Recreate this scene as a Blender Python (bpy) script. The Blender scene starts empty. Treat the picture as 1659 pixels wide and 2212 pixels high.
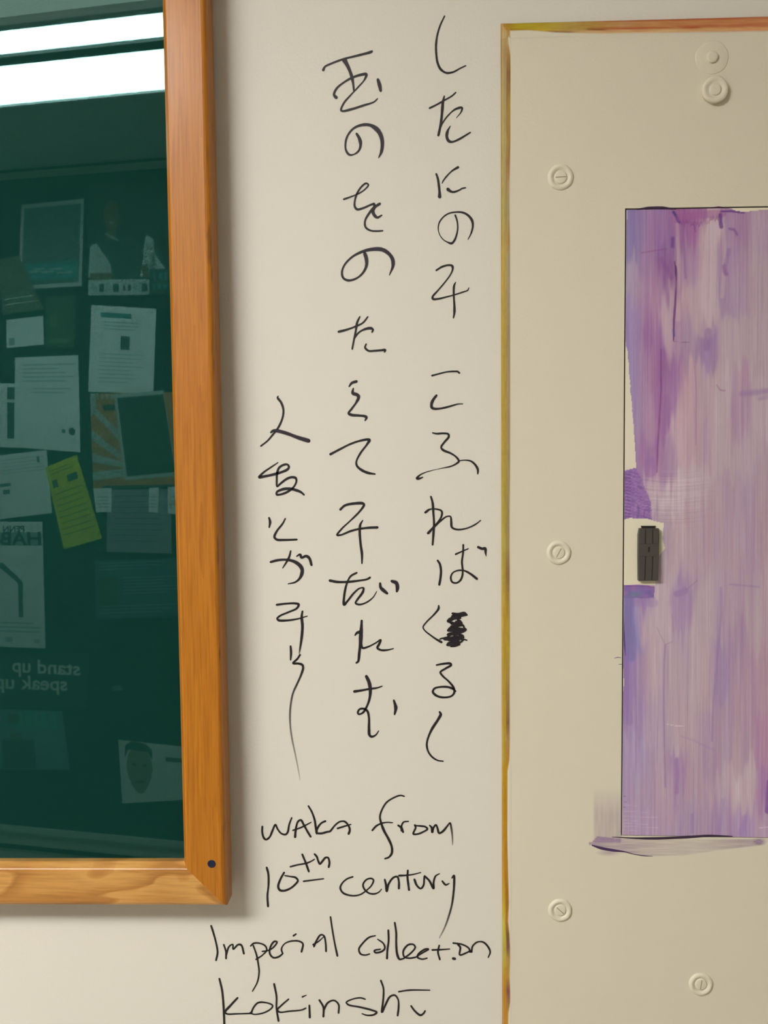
import bpy, bmesh, math
import numpy as np
from mathutils import Vector, Matrix

# ------------------------------------------------------------------ camera
IW, IH = 1659.0, 2212.0
FPX = 2060.0
YAW, PITCH, ROLL = math.radians(3.0), math.radians(3.85), 0.005
CAM = Vector((0.0, -0.93, 1.60))
_F = Vector((-math.sin(YAW) * math.cos(PITCH), math.cos(YAW) * math.cos(PITCH), -math.sin(PITCH)))
_R0 = Vector((math.cos(YAW), math.sin(YAW), 0.0))
_U0 = _R0.cross(_F)
RGT = (_R0 * math.cos(ROLL) - _U0 * math.sin(ROLL)).normalized()
UPV = RGT.cross(_F).normalized()
FWD = _F.normalized()

sc = bpy.context.scene
COL = sc.collection
cd = bpy.data.cameras.new('camera')
cam = bpy.data.objects.new('camera', cd)
COL.objects.link(cam)
cam.matrix_world = Matrix((
    (RGT.x, UPV.x, -FWD.x, CAM.x), (RGT.y, UPV.y, -FWD.y, CAM.y),
    (RGT.z, UPV.z, -FWD.z, CAM.z), (0, 0, 0, 1)))
cd.sensor_fit = 'VERTICAL'
cd.sensor_height = 32.0
cd.lens = FPX / IH * 32.0
cd.clip_start = 0.02
sc.camera = cam

# ------------------------------------------------------------------ world, exposure
w = bpy.data.worlds.new('world')
sc.world = w
w.use_nodes = True
w.node_tree.nodes['Background'].inputs[0].default_value = (0.9, 0.95, 1.0, 1)
w.node_tree.nodes['Background'].inputs[1].default_value = 0.0
sc.view_settings.view_transform = 'Standard'
sc.view_settings.look = 'None'
sc.view_settings.gamma = 1.0
sc.view_settings.use_curve_mapping = False
sc.view_settings.exposure = 0.0
sc.cycles.use_denoising = True
sc.cycles.max_bounces = 8
sc.cycles.diffuse_bounces = 5
sc.cycles.caustics_reflective = False
sc.cycles.caustics_refractive = False
TROFFER_L = 50.5          # radiance of the ceiling fixture's lenses
LAMP_COL = (1.0, 0.98, 0.95)
CEIL = 2.545


# ------------------------------------------------------------------ geometry helpers
def ray(px, py):
    return (FWD * FPX + RGT * (px - IW / 2) + UPV * (IH / 2 - py)).normalized()


def p2w(px, py, y=0.0):
    """photo pixel -> point on the plane parallel to the front wall at depth y"""
    d = ray(px, py)
    return CAM + d * ((y - CAM.y) / d.y)


def w2p(X, Y, Z):
    dx, dy, dz = X - CAM.x, Y - CAM.y, Z - CAM.z
    a = dx * RGT.x + dy * RGT.y + dz * RGT.z
    b = dx * UPV.x + dy * UPV.y + dz * UPV.z
    c = dx * FWD.x + dy * FWD.y + dz * FWD.z
    return IW / 2 + FPX * a / c, IH / 2 - FPX * b / c


FACE = 0.037              # front of the display case door above the wall
GLASS_Y = -(FACE - 0.007)
BK = math.tan(math.radians(10.0))       # the far side of the hall is not quite parallel
BX0, BY0 = -1.19, -2.31
BDIR = Vector((1, BK, 0)).normalized()  # along the back wall
BNRM = Vector((-BK, 1, 0)).normalized() # out of the back wall, into the room


def mirror_ray(px, py):
    d = ray(px, py)
    h = CAM + d * ((GLASS_Y - CAM.y) / d.y)
    return h, Vector((d.x, -d.y, d.z))


def p2b(px, py, off=0.004):
    """pixel seen in the glass -> point on the back wall (off = distance in front of it)"""
    h, d = mirror_ray(px, py)
    p0 = Vector((BX0, BY0, 0)) + BNRM * off
    t = (p0 - h).dot(BNRM) / d.dot(BNRM)
    return h + d * t


def p2c(px, py, z=CEIL):
    h, d = mirror_ray(px, py)
    return h + d * ((z - h.z) / d.z)


def s2l(c):
    c = np.asarray(c, dtype=float) / 255.0
    return np.where(c <= 0.04045, c / 12.92, ((c + 0.055) / 1.055) ** 2.4)


def paintcol(c):
    """seen colour -> base colour, from the seen / real ratio of the cream wall beside it"""
    return np.clip(s2l(c) * 1.36, 0.0, 0.95)


# ------------------------------------------------------------------ object helpers
def tag(o, label=None, cat=None, group=None, kind=None):
    if label: o['label'] = label
    if cat: o['category'] = cat
    if group: o['group'] = group
    if kind: o['kind'] = kind
    return o


def obj(name, verts, faces, mat, parent=None, smooth=False):
    m = bpy.data.meshes.new(name)
    m.from_pydata([tuple(v) for v in verts], [], faces)
    m.update()
    if smooth:
        m.polygons.foreach_set('use_smooth', [True] * len(m.polygons))
    if mat: m.materials.append(mat)
    o = bpy.data.objects.new(name, m)
    COL.objects.link(o)
    if parent is not None:
        o.parent = parent
        o.matrix_parent_inverse = parent.matrix_world.inverted()
    return o


def empty(name, loc, label=None, cat=None, group=None):
    o = bpy.data.objects.new(name, None)
    COL.objects.link(o)
    o.location = loc
    o.empty_display_size = 0.05
    o.matrix_world = Matrix.Translation(Vector(loc))
    return tag(o, label, cat, group)


class MB:
    def __init__(self):
        self.v, self.f = [], []

    def quadbox(self, a, b, c, d, n, t, t0=0.0):
        """box on quad a b c d, from offset t0 to t along n"""
        i = len(self.v)
        for p in (a, b, c, d): self.v.append(Vector(p) + Vector(n) * t0)
        for p in (a, b, c, d): self.v.append(Vector(p) + Vector(n) * t)
        self.f += [(i+3, i+2, i+1, i), (i+4, i+5, i+6, i+7)]
        for k in range(4):
            j = (k + 1) % 4
            self.f.append((i+k, i+j, i+4+j, i+4+k))

    def box(self, x0, x1, y0, y1, z0, z1):
        self.quadbox((x0, y0, z0), (x1, y0, z0), (x1, y0, z1), (x0, y0, z1), (0, 1, 0), y1 - y0)

    def lathe(self, c, prof, n=32, ax=Vector((1, 0, 0)), up=Vector((0, 0, 1)), out=Vector((0, -1, 0)), rim=None):
        i0 = len(self.v)
        c = Vector(c)
        for (r, h) in prof:
            for k in range(n):
                a = 2 * math.pi * k / n
                rr = r * (1 + (rim(a) if rim else 0))
                self.v.append(c + ax * (rr * math.cos(a)) + up * (rr * math.sin(a)) + out * h)
        for q in range(len(prof) - 1):
            for k in range(n):
                j = (k + 1) % n
                self.f.append((i0+q*n+k, i0+q*n+j, i0+(q+1)*n+j, i0+(q+1)*n+k))
        if prof[-1][0] > 1e-6:
            self.f.append(tuple(i0 + (len(prof)-1)*n + k for k in range(n)))

    def build(self, name, mat, parent=None, smooth=False):
        return obj(name, self.v, self.f, mat, parent, smooth)


def fix_normals(o):
    bm = bmesh.new(); bm.from_mesh(o.data)
    bmesh.ops.recalc_face_normals(bm, faces=bm.faces)
    bm.to_mesh(o.data); bm.free()
    return o


def grid(name, P, C, mat, parent=None):
    """P (n,m,3) positions, C (n,m,4) colours -> mesh with colour attribute 'paint'"""
    n, m = P.shape[:2]
    idx = np.arange(n * m).reshape(n, m)
    q = np.stack([idx[:-1, :-1], idx[:-1, 1:], idx[1:, 1:], idx[1:, :-1]], -1).reshape(-1, 4)
    me = bpy.data.meshes.new(name)
    me.vertices.add(n * m)
    me.vertices.foreach_set('co', P.reshape(-1).astype(np.float32))
    me.loops.add(q.size)
    me.loops.foreach_set('vertex_index', q.reshape(-1).astype(np.int32))
    me.polygons.add(len(q))
    me.polygons.foreach_set('loop_start', (np.arange(len(q)) * 4).astype(np.int32))
    me.update(calc_edges=True)
    at = me.color_attributes.new('paint', 'FLOAT_COLOR', 'POINT')
    at.data.foreach_set('color', C.reshape(-1).astype(np.float32))
    me.materials.append(mat)
    o = bpy.data.objects.new(name, me)
    COL.objects.link(o)
    if parent is not None:
        o.parent = parent
        o.matrix_parent_inverse = parent.matrix_world.inverted()
    return o


# ------------------------------------------------------------------ materials
def newmat(name):
    m = bpy.data.materials.new(name)
    m.use_nodes = True
    nt = m.node_tree
    return m, nt, nt.nodes, nt.links, nt.nodes['Principled BSDF']


def plain(name, col, rough=0.6, metal=0.0, emit=None, strength=0.0, bump=0.0, bscale=400.0, coat=0.0, var=0.0):
    m, nt, N, L, b = newmat(name)
    b.inputs['Base Color'].default_value = (*col, 1)
    b.inputs['Roughness'].default_value = rough
    b.inputs['Metallic'].default_value = metal
    if coat: b.inputs['Coat Weight'].default_value = coat; b.inputs['Coat Roughness'].default_value = 0.25
    if emit:
        b.inputs['Emission Color'].default_value = (*emit, 1)
        b.inputs['Emission Strength'].default_value = strength
    tc = N.new('ShaderNodeTexCoord')
    if bump:
        nz = N.new('ShaderNodeTexNoise'); nz.inputs['Scale'].default_value = bscale
        nz.inputs['Detail'].default_value = 3
        L.new(tc.outputs['Object'], nz.inputs['Vector'])
        bp = N.new('ShaderNodeBump'); bp.inputs['Strength'].default_value = bump
        bp.inputs['Distance'].default_value = 0.001
        L.new(nz.outputs['Fac'], bp.inputs['Height']); L.new(bp.outputs['Normal'], b.inputs['Normal'])
    if var:
        nz2 = N.new('ShaderNodeTexNoise'); nz2.inputs['Scale'].default_value = 9.0
        L.new(tc.outputs['Object'], nz2.inputs['Vector'])
        mx = N.new('ShaderNodeMixRGB'); mx.inputs[1].default_value = (*[c * (1 - var) for c in col], 1)
        mx.inputs[2].default_value = (*[min(1, c * (1 + var)) for c in col], 1)
        L.new(nz2.outputs['Fac'], mx.inputs[0]); L.new(mx.outputs[0], b.inputs['Base Color'])
    return m


def attrmat(name, rough=0.55, alpha=False, bump=0.0, spec=0.5):
    m, nt, N, L, b = newmat(name)
    a = N.new('ShaderNodeVertexColor'); a.layer_name = 'paint'
    b.inputs['Roughness'].default_value = rough
    b.inputs['Specular IOR Level'].default_value = spec
    L.new(a.outputs['Color'], b.inputs['Base Color'])
    if alpha:
        out = N['Material Output']
        tr = N.new('ShaderNodeBsdfTransparent'); mx = N.new('ShaderNodeMixShader')
        L.new(a.outputs['Alpha'], mx.inputs[0]); L.new(tr.outputs[0], mx.inputs[1])
        L.new(b.outputs[0], mx.inputs[2]); L.new(mx.outputs[0], out.inputs['Surface'])
    if bump:
        tc = N.new('ShaderNodeTexCoord')
        mp = N.new('ShaderNodeMapping'); mp.inputs['Scale'].default_value = (1500, 1500, 60)
        nz = N.new('ShaderNodeTexNoise'); nz.inputs['Scale'].default_value = 1.0
        L.new(tc.outputs['Object'], mp.inputs[0]); L.new(mp.outputs[0], nz.inputs['Vector'])
        bp = N.new('ShaderNodeBump'); bp.inputs['Strength'].default_value = bump; bp.inputs['Distance'].default_value = 0.0003
        L.new(nz.outputs['Fac'], bp.inputs['Height']); L.new(bp.outputs['Normal'], b.inputs['Normal'])
    return m


def wood(name, horizontal=False, scars=False):
    m, nt, N, L, b = newmat(name)
    tc = N.new('ShaderNodeTexCoord')
    mp = N.new('ShaderNodeMapping')
    L.new(tc.outputs['Object'], mp.inputs[0])
    fine = N.new('ShaderNodeTexNoise'); fine.inputs['Scale'].default_value = 1.0
    fine.inputs['Detail'].default_value = 5; fine.inputs['Roughness'].default_value = 0.65
    mp.inputs['Scale'].default_value = (22, 22, 420) if horizontal else (480, 480, 16)
    L.new(mp.outputs[0], fine.inputs['Vector'])
    mp2 = N.new('ShaderNodeMapping'); L.new(tc.outputs['Object'], mp2.inputs[0])
    mp2.inputs['Scale'].default_value = (4.2, 5, 13) if horizontal else (75, 75, 2.2)
    if horizontal: mp2.inputs['Rotation'].default_value = (0, math.radians(-24), 0)
    band = N.new('ShaderNodeTexNoise'); band.inputs['Scale'].default_value = 1.3 if horizontal else 1.0
    band.inputs['Detail'].default_value = 2.0; band.inputs['Distortion'].default_value = 0.6 if horizontal else 0.2
    L.new(mp2.outputs[0], band.inputs['Vector'])
    # growth rings: repeating steps of the broad noise
    mul = N.new('ShaderNodeMath'); mul.operation = 'MULTIPLY'; mul.inputs[1].default_value = 4.5 if horizontal else 7.0
    L.new(band.outputs['Fac'], mul.inputs[0])
    fr = N.new('ShaderNodeMath'); fr.operation = 'FRACT'; L.new(mul.outputs[0], fr.inputs[0])
    r1 = N.new('ShaderNodeValToRGB')
    e = r1.color_ramp.elements
    if horizontal:
        e[0].position = 0.0; e[0].color = (0.57, 0.285, 0.072, 1)
        e[1].position = 1.0; e[1].color = (0.60, 0.315, 0.085, 1)
        k = r1.color_ramp.elements.new(0.10); k.color = (0.40, 0.175, 0.035, 1)
        k = r1.color_ramp.elements.new(0.42); k.color = (0.53, 0.26, 0.062, 1)
    else:
        e[0].position = 0.0; e[0].color = (0.435, 0.152, 0.006, 1)
        e[1].position = 1.0; e[1].color = (0.495, 0.182, 0.010, 1)
    L.new(fr.outputs[0], r1.inputs[0])
    r2 = N.new('ShaderNodeValToRGB')
    r2.color_ramp.elements[0].position = 0.35; r2.color_ramp.elements[0].color = (0.72, 0.66, 0.58, 1)
    r2.color_ramp.elements[1].position = 0.56; r2.color_ramp.elements[1].color = (1, 1, 1, 1)
    L.new(fine.outputs['Fac'], r2.inputs[0])
    mx = N.new('ShaderNodeMixRGB'); mx.blend_type = 'MULTIPLY'; mx.inputs[0].default_value = 0.75
    L.new(r1.outputs[0], mx.inputs[1]); L.new(r2.outputs[0], mx.inputs[2])
    last = mx
    if scars:
        mp3 = N.new('ShaderNodeMapping'); L.new(tc.outputs['Object'], mp3.inputs[0])
        mp3.inputs['Scale'].default_value = (160, 160, 24)
        sn = N.new('ShaderNodeTexNoise'); sn.inputs['Scale'].default_value = 1.0; sn.inputs['Detail'].default_value = 2
        L.new(mp3.outputs[0], sn.inputs['Vector'])
        rr = N.new('ShaderNodeValToRGB')
        rr.color_ramp.elements[0].position = 0.58; rr.color_ramp.elements[0].color = (0, 0, 0, 1)
        rr.color_ramp.elements[1].position = 0.70; rr.color_ramp.elements[1].color = (1, 1, 1, 1)
        L.new(sn.outputs['Fac'], rr.inputs[0])
        mx3 = N.new('ShaderNodeMixRGB'); mx3.inputs[2].default_value = (0.20, 0.085, 0.02, 1)
        m0 = N.new('ShaderNodeMath'); m0.operation = 'MULTIPLY'; m0.inputs[1].default_value = 0.75
        L.new(rr.outputs[0], m0.inputs[0]); L.new(m0.outputs[0], mx3.inputs[0])
        L.new(mx.outputs[0], mx3.inputs[1]); last = mx3
    L.new(last.outputs[0], b.inputs['Base Color'])
    b.inputs['Roughness'].default_value = 0.45
    b.inputs['Specular IOR Level'].default_value = 0.35
    b.inputs['Coat Weight'].default_value = 0.3
    b.inputs['Coat Roughness'].default_value = 0.22
    bp = N.new('ShaderNodeBump'); bp.inputs['Strength'].default_value = 0.12; bp.inputs['Distance'].default_value = 0.0006
    L.new(fine.outputs['Fac'], bp.inputs['Height']); L.new(bp.outputs['Normal'], b.inputs['Normal'])
    return m


def glassmat():
    m, nt, N, L, b = newmat('clear_pane')
    N.remove(b)
    out = N['Material Output']
    tr = N.new('ShaderNodeBsdfTransparent'); tr.inputs[0].default_value = (0.95, 0.98, 0.97, 1)
    gl = N.new('ShaderNodeBsdfGlossy'); gl.inputs['Roughness'].default_value = 0.014
    gl.inputs[0].default_value = (0.52, 1.0, 0.96, 1)
    fz = N.new('ShaderNodeFresnel'); fz.inputs['IOR'].default_value = 1.52
    geo = N.new('ShaderNodeNewGeometry')
    inv = N.new('ShaderNodeMath'); inv.operation = 'SUBTRACT'; inv.inputs[0].default_value = 1.0
    L.new(geo.outputs['Backfacing'], inv.inputs[1])
    mu = N.new('ShaderNodeMath'); mu.operation = 'MULTIPLY'
    L.new(fz.outputs[0], mu.inputs[0]); L.new(inv.outputs[0], mu.inputs[1])
    mx = N.new('ShaderNodeMixShader')
    L.new(mu.outputs[0], mx.inputs[0]); L.new(tr.outputs[0], mx.inputs[1]); L.new(gl.outputs[0], mx.inputs[2])
    L.new(mx.outputs[0], out.inputs['Surface'])
    return m


WALLC = (0.705, 0.685, 0.605)
M = dict(
    wall=plain('cream_wall_paint', WALLC, 0.55, bump=0.35, bscale=330, var=0.015),
    cover=plain('cream_panel_paint', (0.70, 0.66, 0.525), 0.5, bump=0.22, bscale=420, var=0.012),
    ceil=plain("ceiling_white", (0.86, 0.86, 0.84), 0.9, bump=0.5, bscale=90),
    floor=plain('floor_vinyl', (0.42, 0.38, 0.33), 0.35, var=0.1),
    back=plain('back_wall_paint', (0.66, 0.62, 0.54), 0.7, var=0.04),
    tack=plain('tackboard_cloth', (0.014, 0.018, 0.022), 0.9, bump=0.6, bscale=600, var=0.15),
    alu=plain('aluminium_trim', (0.62, 0.60, 0.55), 0.5, 0.0),
    green=plain('green_case_backing', (0.0045, 0.038, 0.030), 0.85, bump=0.4, bscale=900, var=0.06),
    wood_v=wood('oak_stile', False), wood_h=wood('oak_rail', True), wood_s=wood('oak_worn_edge', False, True),
    glass=glassmat(),
    dark=plain('gap_black', (0.012, 0.010, 0.008), 0.9),
    latch=plain('latch_charcoal', (0.058, 0.054, 0.046), 0.42, bump=0.1, bscale=700),
    black=plain('slot_black', (0.008, 0.007, 0.006), 0.6),
    plug=plain('navy_screw', (0.010, 0.016, 0.045), 0.35),
    slot=plain('slot_paint_shadow', (0.30, 0.27, 0.19), 0.8),
    paint=attrmat('marker_painted_enamel', 0.42, False, bump=0.25),
    wash=attrmat('marker_wash', 0.5, True),
    ink=attrmat('marker_ink', 0.45, True),
    lens=plain('lamp_lens', (0.9, 0.9, 0.9), 0.5, emit=LAMP_COL, strength=TROFFER_L),
    white=plain('fixture_white_metal', (0.85, 0.85, 0.85), 0.35),
    paper=plain('white_paper', (0.80, 0.80, 0.78), 0.8),
)


M['green'].node_tree.nodes['Principled BSDF'].inputs['Specular IOR Level'].default_value = 0.05
M['tack'].node_tree.nodes['Principled BSDF'].inputs['Specular IOR Level'].default_value = 0.1


def pm(name, col, rough=0.8):
    if name not in M: M[name] = plain(name, col, rough)
    return M[name]


# ------------------------------------------------------------------ structure
def struct(name, mb, mat):
    return tag(mb.build(name, mat), kind='structure')


XL, XR = -3.4, 2.6
b = MB(); b.box(XL, XR, 0.0, 0.12, 0, CEIL); struct('wall_front', b, M['wall'])
yl = BY0 + BK * (XL - BX0); yr = BY0 + BK * (XR - BX0)
b = MB(); b.quadbox((XL, yl, 0), (XR, yr, 0), (XR, yr, CEIL), (XL, yl, CEIL), -BNRM, 0.12); struct('wall_back', b, M['back'])
b = MB(); b.box(XL - 0.12, XL, yl - 0.1, 0.12, 0, CEIL); struct('wall_left', b, M['wall'])
b = MB(); b.box(XR, XR + 0.12, yl - 0.1, 0.12, 0, CEIL); struct('wall_right', b, M['wall'])
b = MB(); b.box(XL - 0.12, XR + 0.12, yl - 0.2, 0.12, -0.1, 0); struct('floor', b, M['floor'])
b = MB(); b.box(XL - 0.12, XR + 0.12, yl - 0.2, 0.12, CEIL, CEIL + 0.1); struct('ceiling', b, M['ceil'])
b = MB(); b.box(XL, XR, -0.012, 0.0, 0, 0.10); struct('baseboard_front', b, pm('baseboard_brown', (0.10, 0.07, 0.05)))

# ------------------------------------------------------------------ ceiling fixture (seen in the glass)
def bcoord(p):
    q = Vector((p.x - BX0, p.y - BY0, 0))
    return q.dot(BDIR), q.dot(BNRM)


def bpoint(s, t, z):
    return Vector((BX0, BY0, z)) + BDIR * s + BNRM * t - Vector((0, 0, 0)) + Vector((0, 0, 0))


ZL = CEIL - 0.012
S_END = bcoord(p2c(350, 193, ZL))[0]
tA0 = max(bcoord(p2c(180, 209, ZL))[1], 0.02)
tA1 = bcoord(p2c(180, 116, ZL))[1]
tB0 = bcoord(p2c(180, 97, ZL))[1]
tB1 = bcoord(p2c(180, 40, ZL))[1]
print('FIX', S_END, tA0, tA1, tB0, tB1)
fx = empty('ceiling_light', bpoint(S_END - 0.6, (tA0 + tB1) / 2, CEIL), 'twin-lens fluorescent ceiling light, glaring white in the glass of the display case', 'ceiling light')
LEN = 1.22
b = MB()
zt = CEIL - 0.001
def slab(b, s0, s1, t0, t1, z0, z1):
    b.quadbox(bpoint(s0, t0, z0), bpoint(s1, t0, z0), bpoint(s1, t1, z0), bpoint(s0, t1, z0), (0, 0, 1), z1 - z0)
slab(b, S_END - LEN - .05, S_END + .5, max(tA0 - .02, .005), tA0, ZL - .006, zt)
slab(b, S_END - LEN - .05, S_END + .5, tB1, tB1 + .025, ZL - .006, zt)
slab(b, S_END - LEN - .05, S_END - LEN, tA0, tB1, ZL - .004, zt)
b.build('housing', M['white'], fx)
b = MB(); slab(b, S_END - LEN, S_END + .5, tA1, tB0, ZL - .008, zt); b.build('centre_rib', pm('rib_grey', (0.05, 0.055, 0.05)), fx)
for (q0, q1, t0, t1) in (((372, 193), (372, 102), tA0, tA1), ((372, 76), (372, 10), tB0, tB1)):
    e0 = bcoord(p2c(*q0, ZL))[0]; e1 = bcoord(p2c(*q1, ZL))[0]
    b = MB(); b.quadbox(bpoint(S_END - LEN, t0, ZL), bpoint(e0, t0, ZL), bpoint(e1, t1, ZL), bpoint(S_END - LEN, t1, ZL), (0, 0, 1), zt - ZL)
    b.build('lens', M['lens'], fx)
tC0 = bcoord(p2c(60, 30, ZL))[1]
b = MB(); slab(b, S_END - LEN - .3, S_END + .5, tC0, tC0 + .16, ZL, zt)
b.build('ceiling_glow_strip', plain('ceiling_glow_strip', (0.6, 0.6, 0.6), 0.6, emit=(1, .78, .68), strength=4.2, var=.05), fx)  # added glowing strip, stands in for the brightly lit ceiling beside the fixture

# ------------------------------------------------------------------ back wall tackboard and notices (seen in the glass)
def bq(mb, pts, t, off=0.004):
    mb.quadbox(*[p2b(x, y, off) for (x, y) in pts], BNRM, t)


tb = empty('tack_board', p2b(180, 1100, 0.0), 'dark cloth tack board facing the display case, seen mirrored in its glass', 'notice board')
sL, sR = -1.6, 1.2
zT = min(p2b(180, 369, 0.0).z, CEIL - .0115); print('zT', p2b(180, 369, 0.0).z); zB = p2b(180, 1803, 0.0).z
b = MB(); b.quadbox(bpoint(sL, 0.001, zB), bpoint(sR, 0.001, zB), bpoint(sR, 0.001, CEIL - .002), bpoint(sL, 0.001, CEIL - .002), BNRM, 0.002)
b.build('cloth_panel', M['tack'], tb)
for z in (zT, zB):
    b = MB(); b.quadbox(bpoint(sL, 0.003, z - .011), bpoint(sR, 0.003, z - .011), bpoint(sR, 0.003, z + .011), bpoint(sL, 0.003, z + .011), BNRM, 0.006)
    b.build('rail', M['alu'], tb)
b = MB(); b.quadbox(bpoint(sL, 0.0, zB - .075), bpoint(sR, 0.0, zB - .075), bpoint(sR, 0.0, zB - .060), bpoint(sL, 0.0, zB - .060), BNRM, 0.004)
tag(b.build('trim_1', pm('dark_trim', (0.03, 0.03, 0.028))), kind='structure')


def textmesh(s, w_, h_):
    cu = bpy.data.curves.new('t', 'FONT'); cu.body = s; cu.offset = 0.022; cu.size = 1.0
    o = bpy.data.objects.new('t', cu); COL.objects.link(o)
    dg = bpy.context.evaluated_depsgraph_get()
    me = bpy.data.meshes.new_from_object(o.evaluated_get(dg))
    V = [v.co.copy() for v in me.vertices]; Fc = [tuple(p.vertices) for p in me.polygons]
    bpy.data.objects.remove(o)
    x0 = min(v.x for v in V); x1 = max(v.x for v in V)
    return [((v.x - x0) / (x1 - x0), v.y / 0.7) for v in V], Fc


def btext(name, s, pa, pb, hpx, mat, parent, off):
    """lettering on the back wall: starts at pixel pa, ends at pb (baseline), cap height hpx"""
    V, Fc = textmesh(s, 1, 1)
    A = p2b(*pa, off); B = p2b(*pb, off)
    hh = (p2b(pa[0], pa[1] - hpx, off) - A).length
    P = [A + (B - A) * u + Vector((0, 0, 1)) * (v * hh) for (u, v) in V]
    return obj(name, P, Fc, mat, parent)


def lerp2(q, u, v):
    a, b_, c, d = [Vector((p[0], p[1])) for p in q]
    top = a.lerp(b_, u); bot = d.lerp(c, u)
    r = top.lerp(bot, v)
    return (r.x, r.y)


def sub(q, u0, v0, u1, v1):
    return [lerp2(q, u0, v0), lerp2(q, u1, v0), lerp2(q, u1, v1), lerp2(q, u0, v1)]


NOFF = [0.005]
def notice(name, cat, label, q, mat, decor=()):
    NOFF[0] += 0.0006
    off = NOFF[0]
    ctr = lerp2(q, .5, .5)
    t = empty(name, p2b(*ctr, off), label, cat)
    b = MB(); bq(b, q, 0.0004, off); b.build('sheet', mat, t)
    k = 0
    for (nm, m_, rects) in decor:
        b = MB(); k += 1
        single = nm != 'printed_text'
        for r in rects:
            if single: b = MB()
            if len(r) == 4: bq(b, sub(q, *r), 0.00015, off + .0004 + .0001 * k)
            elif len(r) > 8:
                P_ = [p2b(*lerp2(q, r[i], r[i+1]), off + .0004 + .0001 * k) for i in range(0, len(r), 2)]
                n_ = len(P_); b.v += P_ + [p + BNRM * .00015 for p in P_]
                b.f += [tuple(range(n_))[::-1], tuple(range(n_, 2*n_))] + [(i, (i+1) % n_, n_ + (i+1) % n_, n_ + i) for i in range(n_)]
            else:   # free polygon of (u,v) quads
                bq(b, [lerp2(q, r[i], r[i+1]) for i in range(0, 8, 2)], 0.00015, off + .0004 + .0001 * k)
            if single: b.build(nm, m_, t)
        if not single: tag(b.build(nm, m_, t), kind='stuff')
    return t, off


def ell(cu, cv, ru, rv, n=18, lo=1.0):
    o_ = []
    for i in range(n):
        a = 2 * math.pi * i / n; s_ = math.sin(a)
        o_ += [cu + ru * math.cos(a) * (1 - (lo if s_ > 0 else 0) * .25 * abs(s_)), cv + rv * s_]
    return o_


def lines(u0, u1, v0, v1, n, th=0.35):
    rng = np.random.RandomState(int(n * 7 + u0 * 100))
    st = (v1 - v0) / n
    return [(u0, v0 + i * st, u1 - (u1 - u0) * 0.35 * rng.rand() ** 2, v0 + i * st + st * th) for i in range(n)]


tealp = pm('print_teal', (0.05, 0.20, 0.22)); greyp = pm('print_grey', (0.32, 0.36, 0.34)); darkp = pm('print_dark', (0.045, 0.05, 0.05))
skin = pm('print_brown', (0.17, 0.09, 0.055)); orange = pm('print_orange', (0.48, 0.17, 0.05)); palew = pm('print_pale', (0.42, 0.44, 0.42))
notice('framed_notice', 'poster', 'grey poster with thin white border and blue script band, mirrored high in the glass',
       [(46, 442), (181, 429), (176, 618), (38, 626)], palew,
       [('print', pm('print_slate', (0.09, 0.115, 0.115)), [(.05, .05, .95, .95)]), ('band', tealp, [(.08, .70, .92, .90)]),
        ('script', greyp, [(.15, .79, .3, .81), (.25, .76, .4, .78), (.35, .80, .55, .82), (.5, .77, .7, .79), (.6, .82, .85, .84)])])
notice('portrait_poster', 'poster', 'poster of a smiling person in a dark tunic, mirrored beside the wooden stile',
       [(190, 398), (392, 392), (390, 636), (190, 638)], pm('print_blackgreen', (0.03, 0.035, 0.035)),
       [('sleeve', palew, [(.02, .56, .10, .52, .26, .72, .24, .84), (.02, .56, .24, .84, .2, .84, .0, .84), (.62, .46, .70, .50, .74, .84, .55, .84), (.70, .62, .86, .80, .80, .84, .66, .84)]),
        ('tunic', darkp, [(.08, .52, .20, .47, .33, .47, .56, .52, .60, .62, .55, .88, .26, .88, .24, .72)]),
        ('face', skin, [ell(.25, .29, .085, .15), (.02, .80, .26, .80, .25, .92, .02, .92), (.57, .74, .64, .72, .66, .84, .60, .86)]),
        ('neck', skin, [(.21, .40, .29, .40, .30, .50, .20, .50)]), ('smile', greyp, [ell(.25, .35, .03, .012)]), ('collar', greyp, [(.17, .45, .19, .44, .33, .50, .32, .52)]),
        ('strip', palew, [(0, .86, .66, 1.0)]), ('logo', darkp, [(.12, .90, .17, .97), (.27, .90, .33, .97), (.38, .91, .40, .96), (.43, .91, .46, .96), (.58, .90, .64, .97), (.66, .77, 1, .98)]),
        ('lettering', tealp, [(.70, .80, .73, .87), (.76, .80, .80, .87), (.82, .80, .85, .87), (.70, .90, .72, .95), (.75, .90, .79, .95), (.81, .90, .85, .95)])])
notice('letter_sheet', 'paper', 'white letter sheet with a small photo in its middle, mirrored beside the stile',
       [(197, 658), (337, 667), (331, 851), (190, 846)], M['paper'],
       [('heading', tealp, [(.15, .08, .62, .135)]), ('photo', darkp, [(.47, .34, .61, .50)]), ('printed_text', pm('print_faint', (0.46, 0.48, 0.46)), lines(.2, .75, .18, .30, 3) + lines(.15, .85, .55, .92, 8, .25))])
notice('index_card', 'card', 'small blank white card with one dark square, mirrored at the left edge',
       [(13, 691), (93, 682), (94, 744), (14, 752)], pm('card_bright', (0.85, 0.86, 0.86)), [('stamp', greyp, [(.06, .66, .22, .92)])])
notice('dark_flyer', 'paper', 'very dark flyer with a faint green emblem, mirrored beside the white card',
       [(98, 640), (163, 638), (160, 752), (98, 752)], pm('print_olive', (0.05, 0.06, 0.035)), [('emblem', pm('print_leaf', (0.10, 0.17, 0.08)), [(.15, .35, .4, .6), (.1, .82, .85, .9)])])
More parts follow.
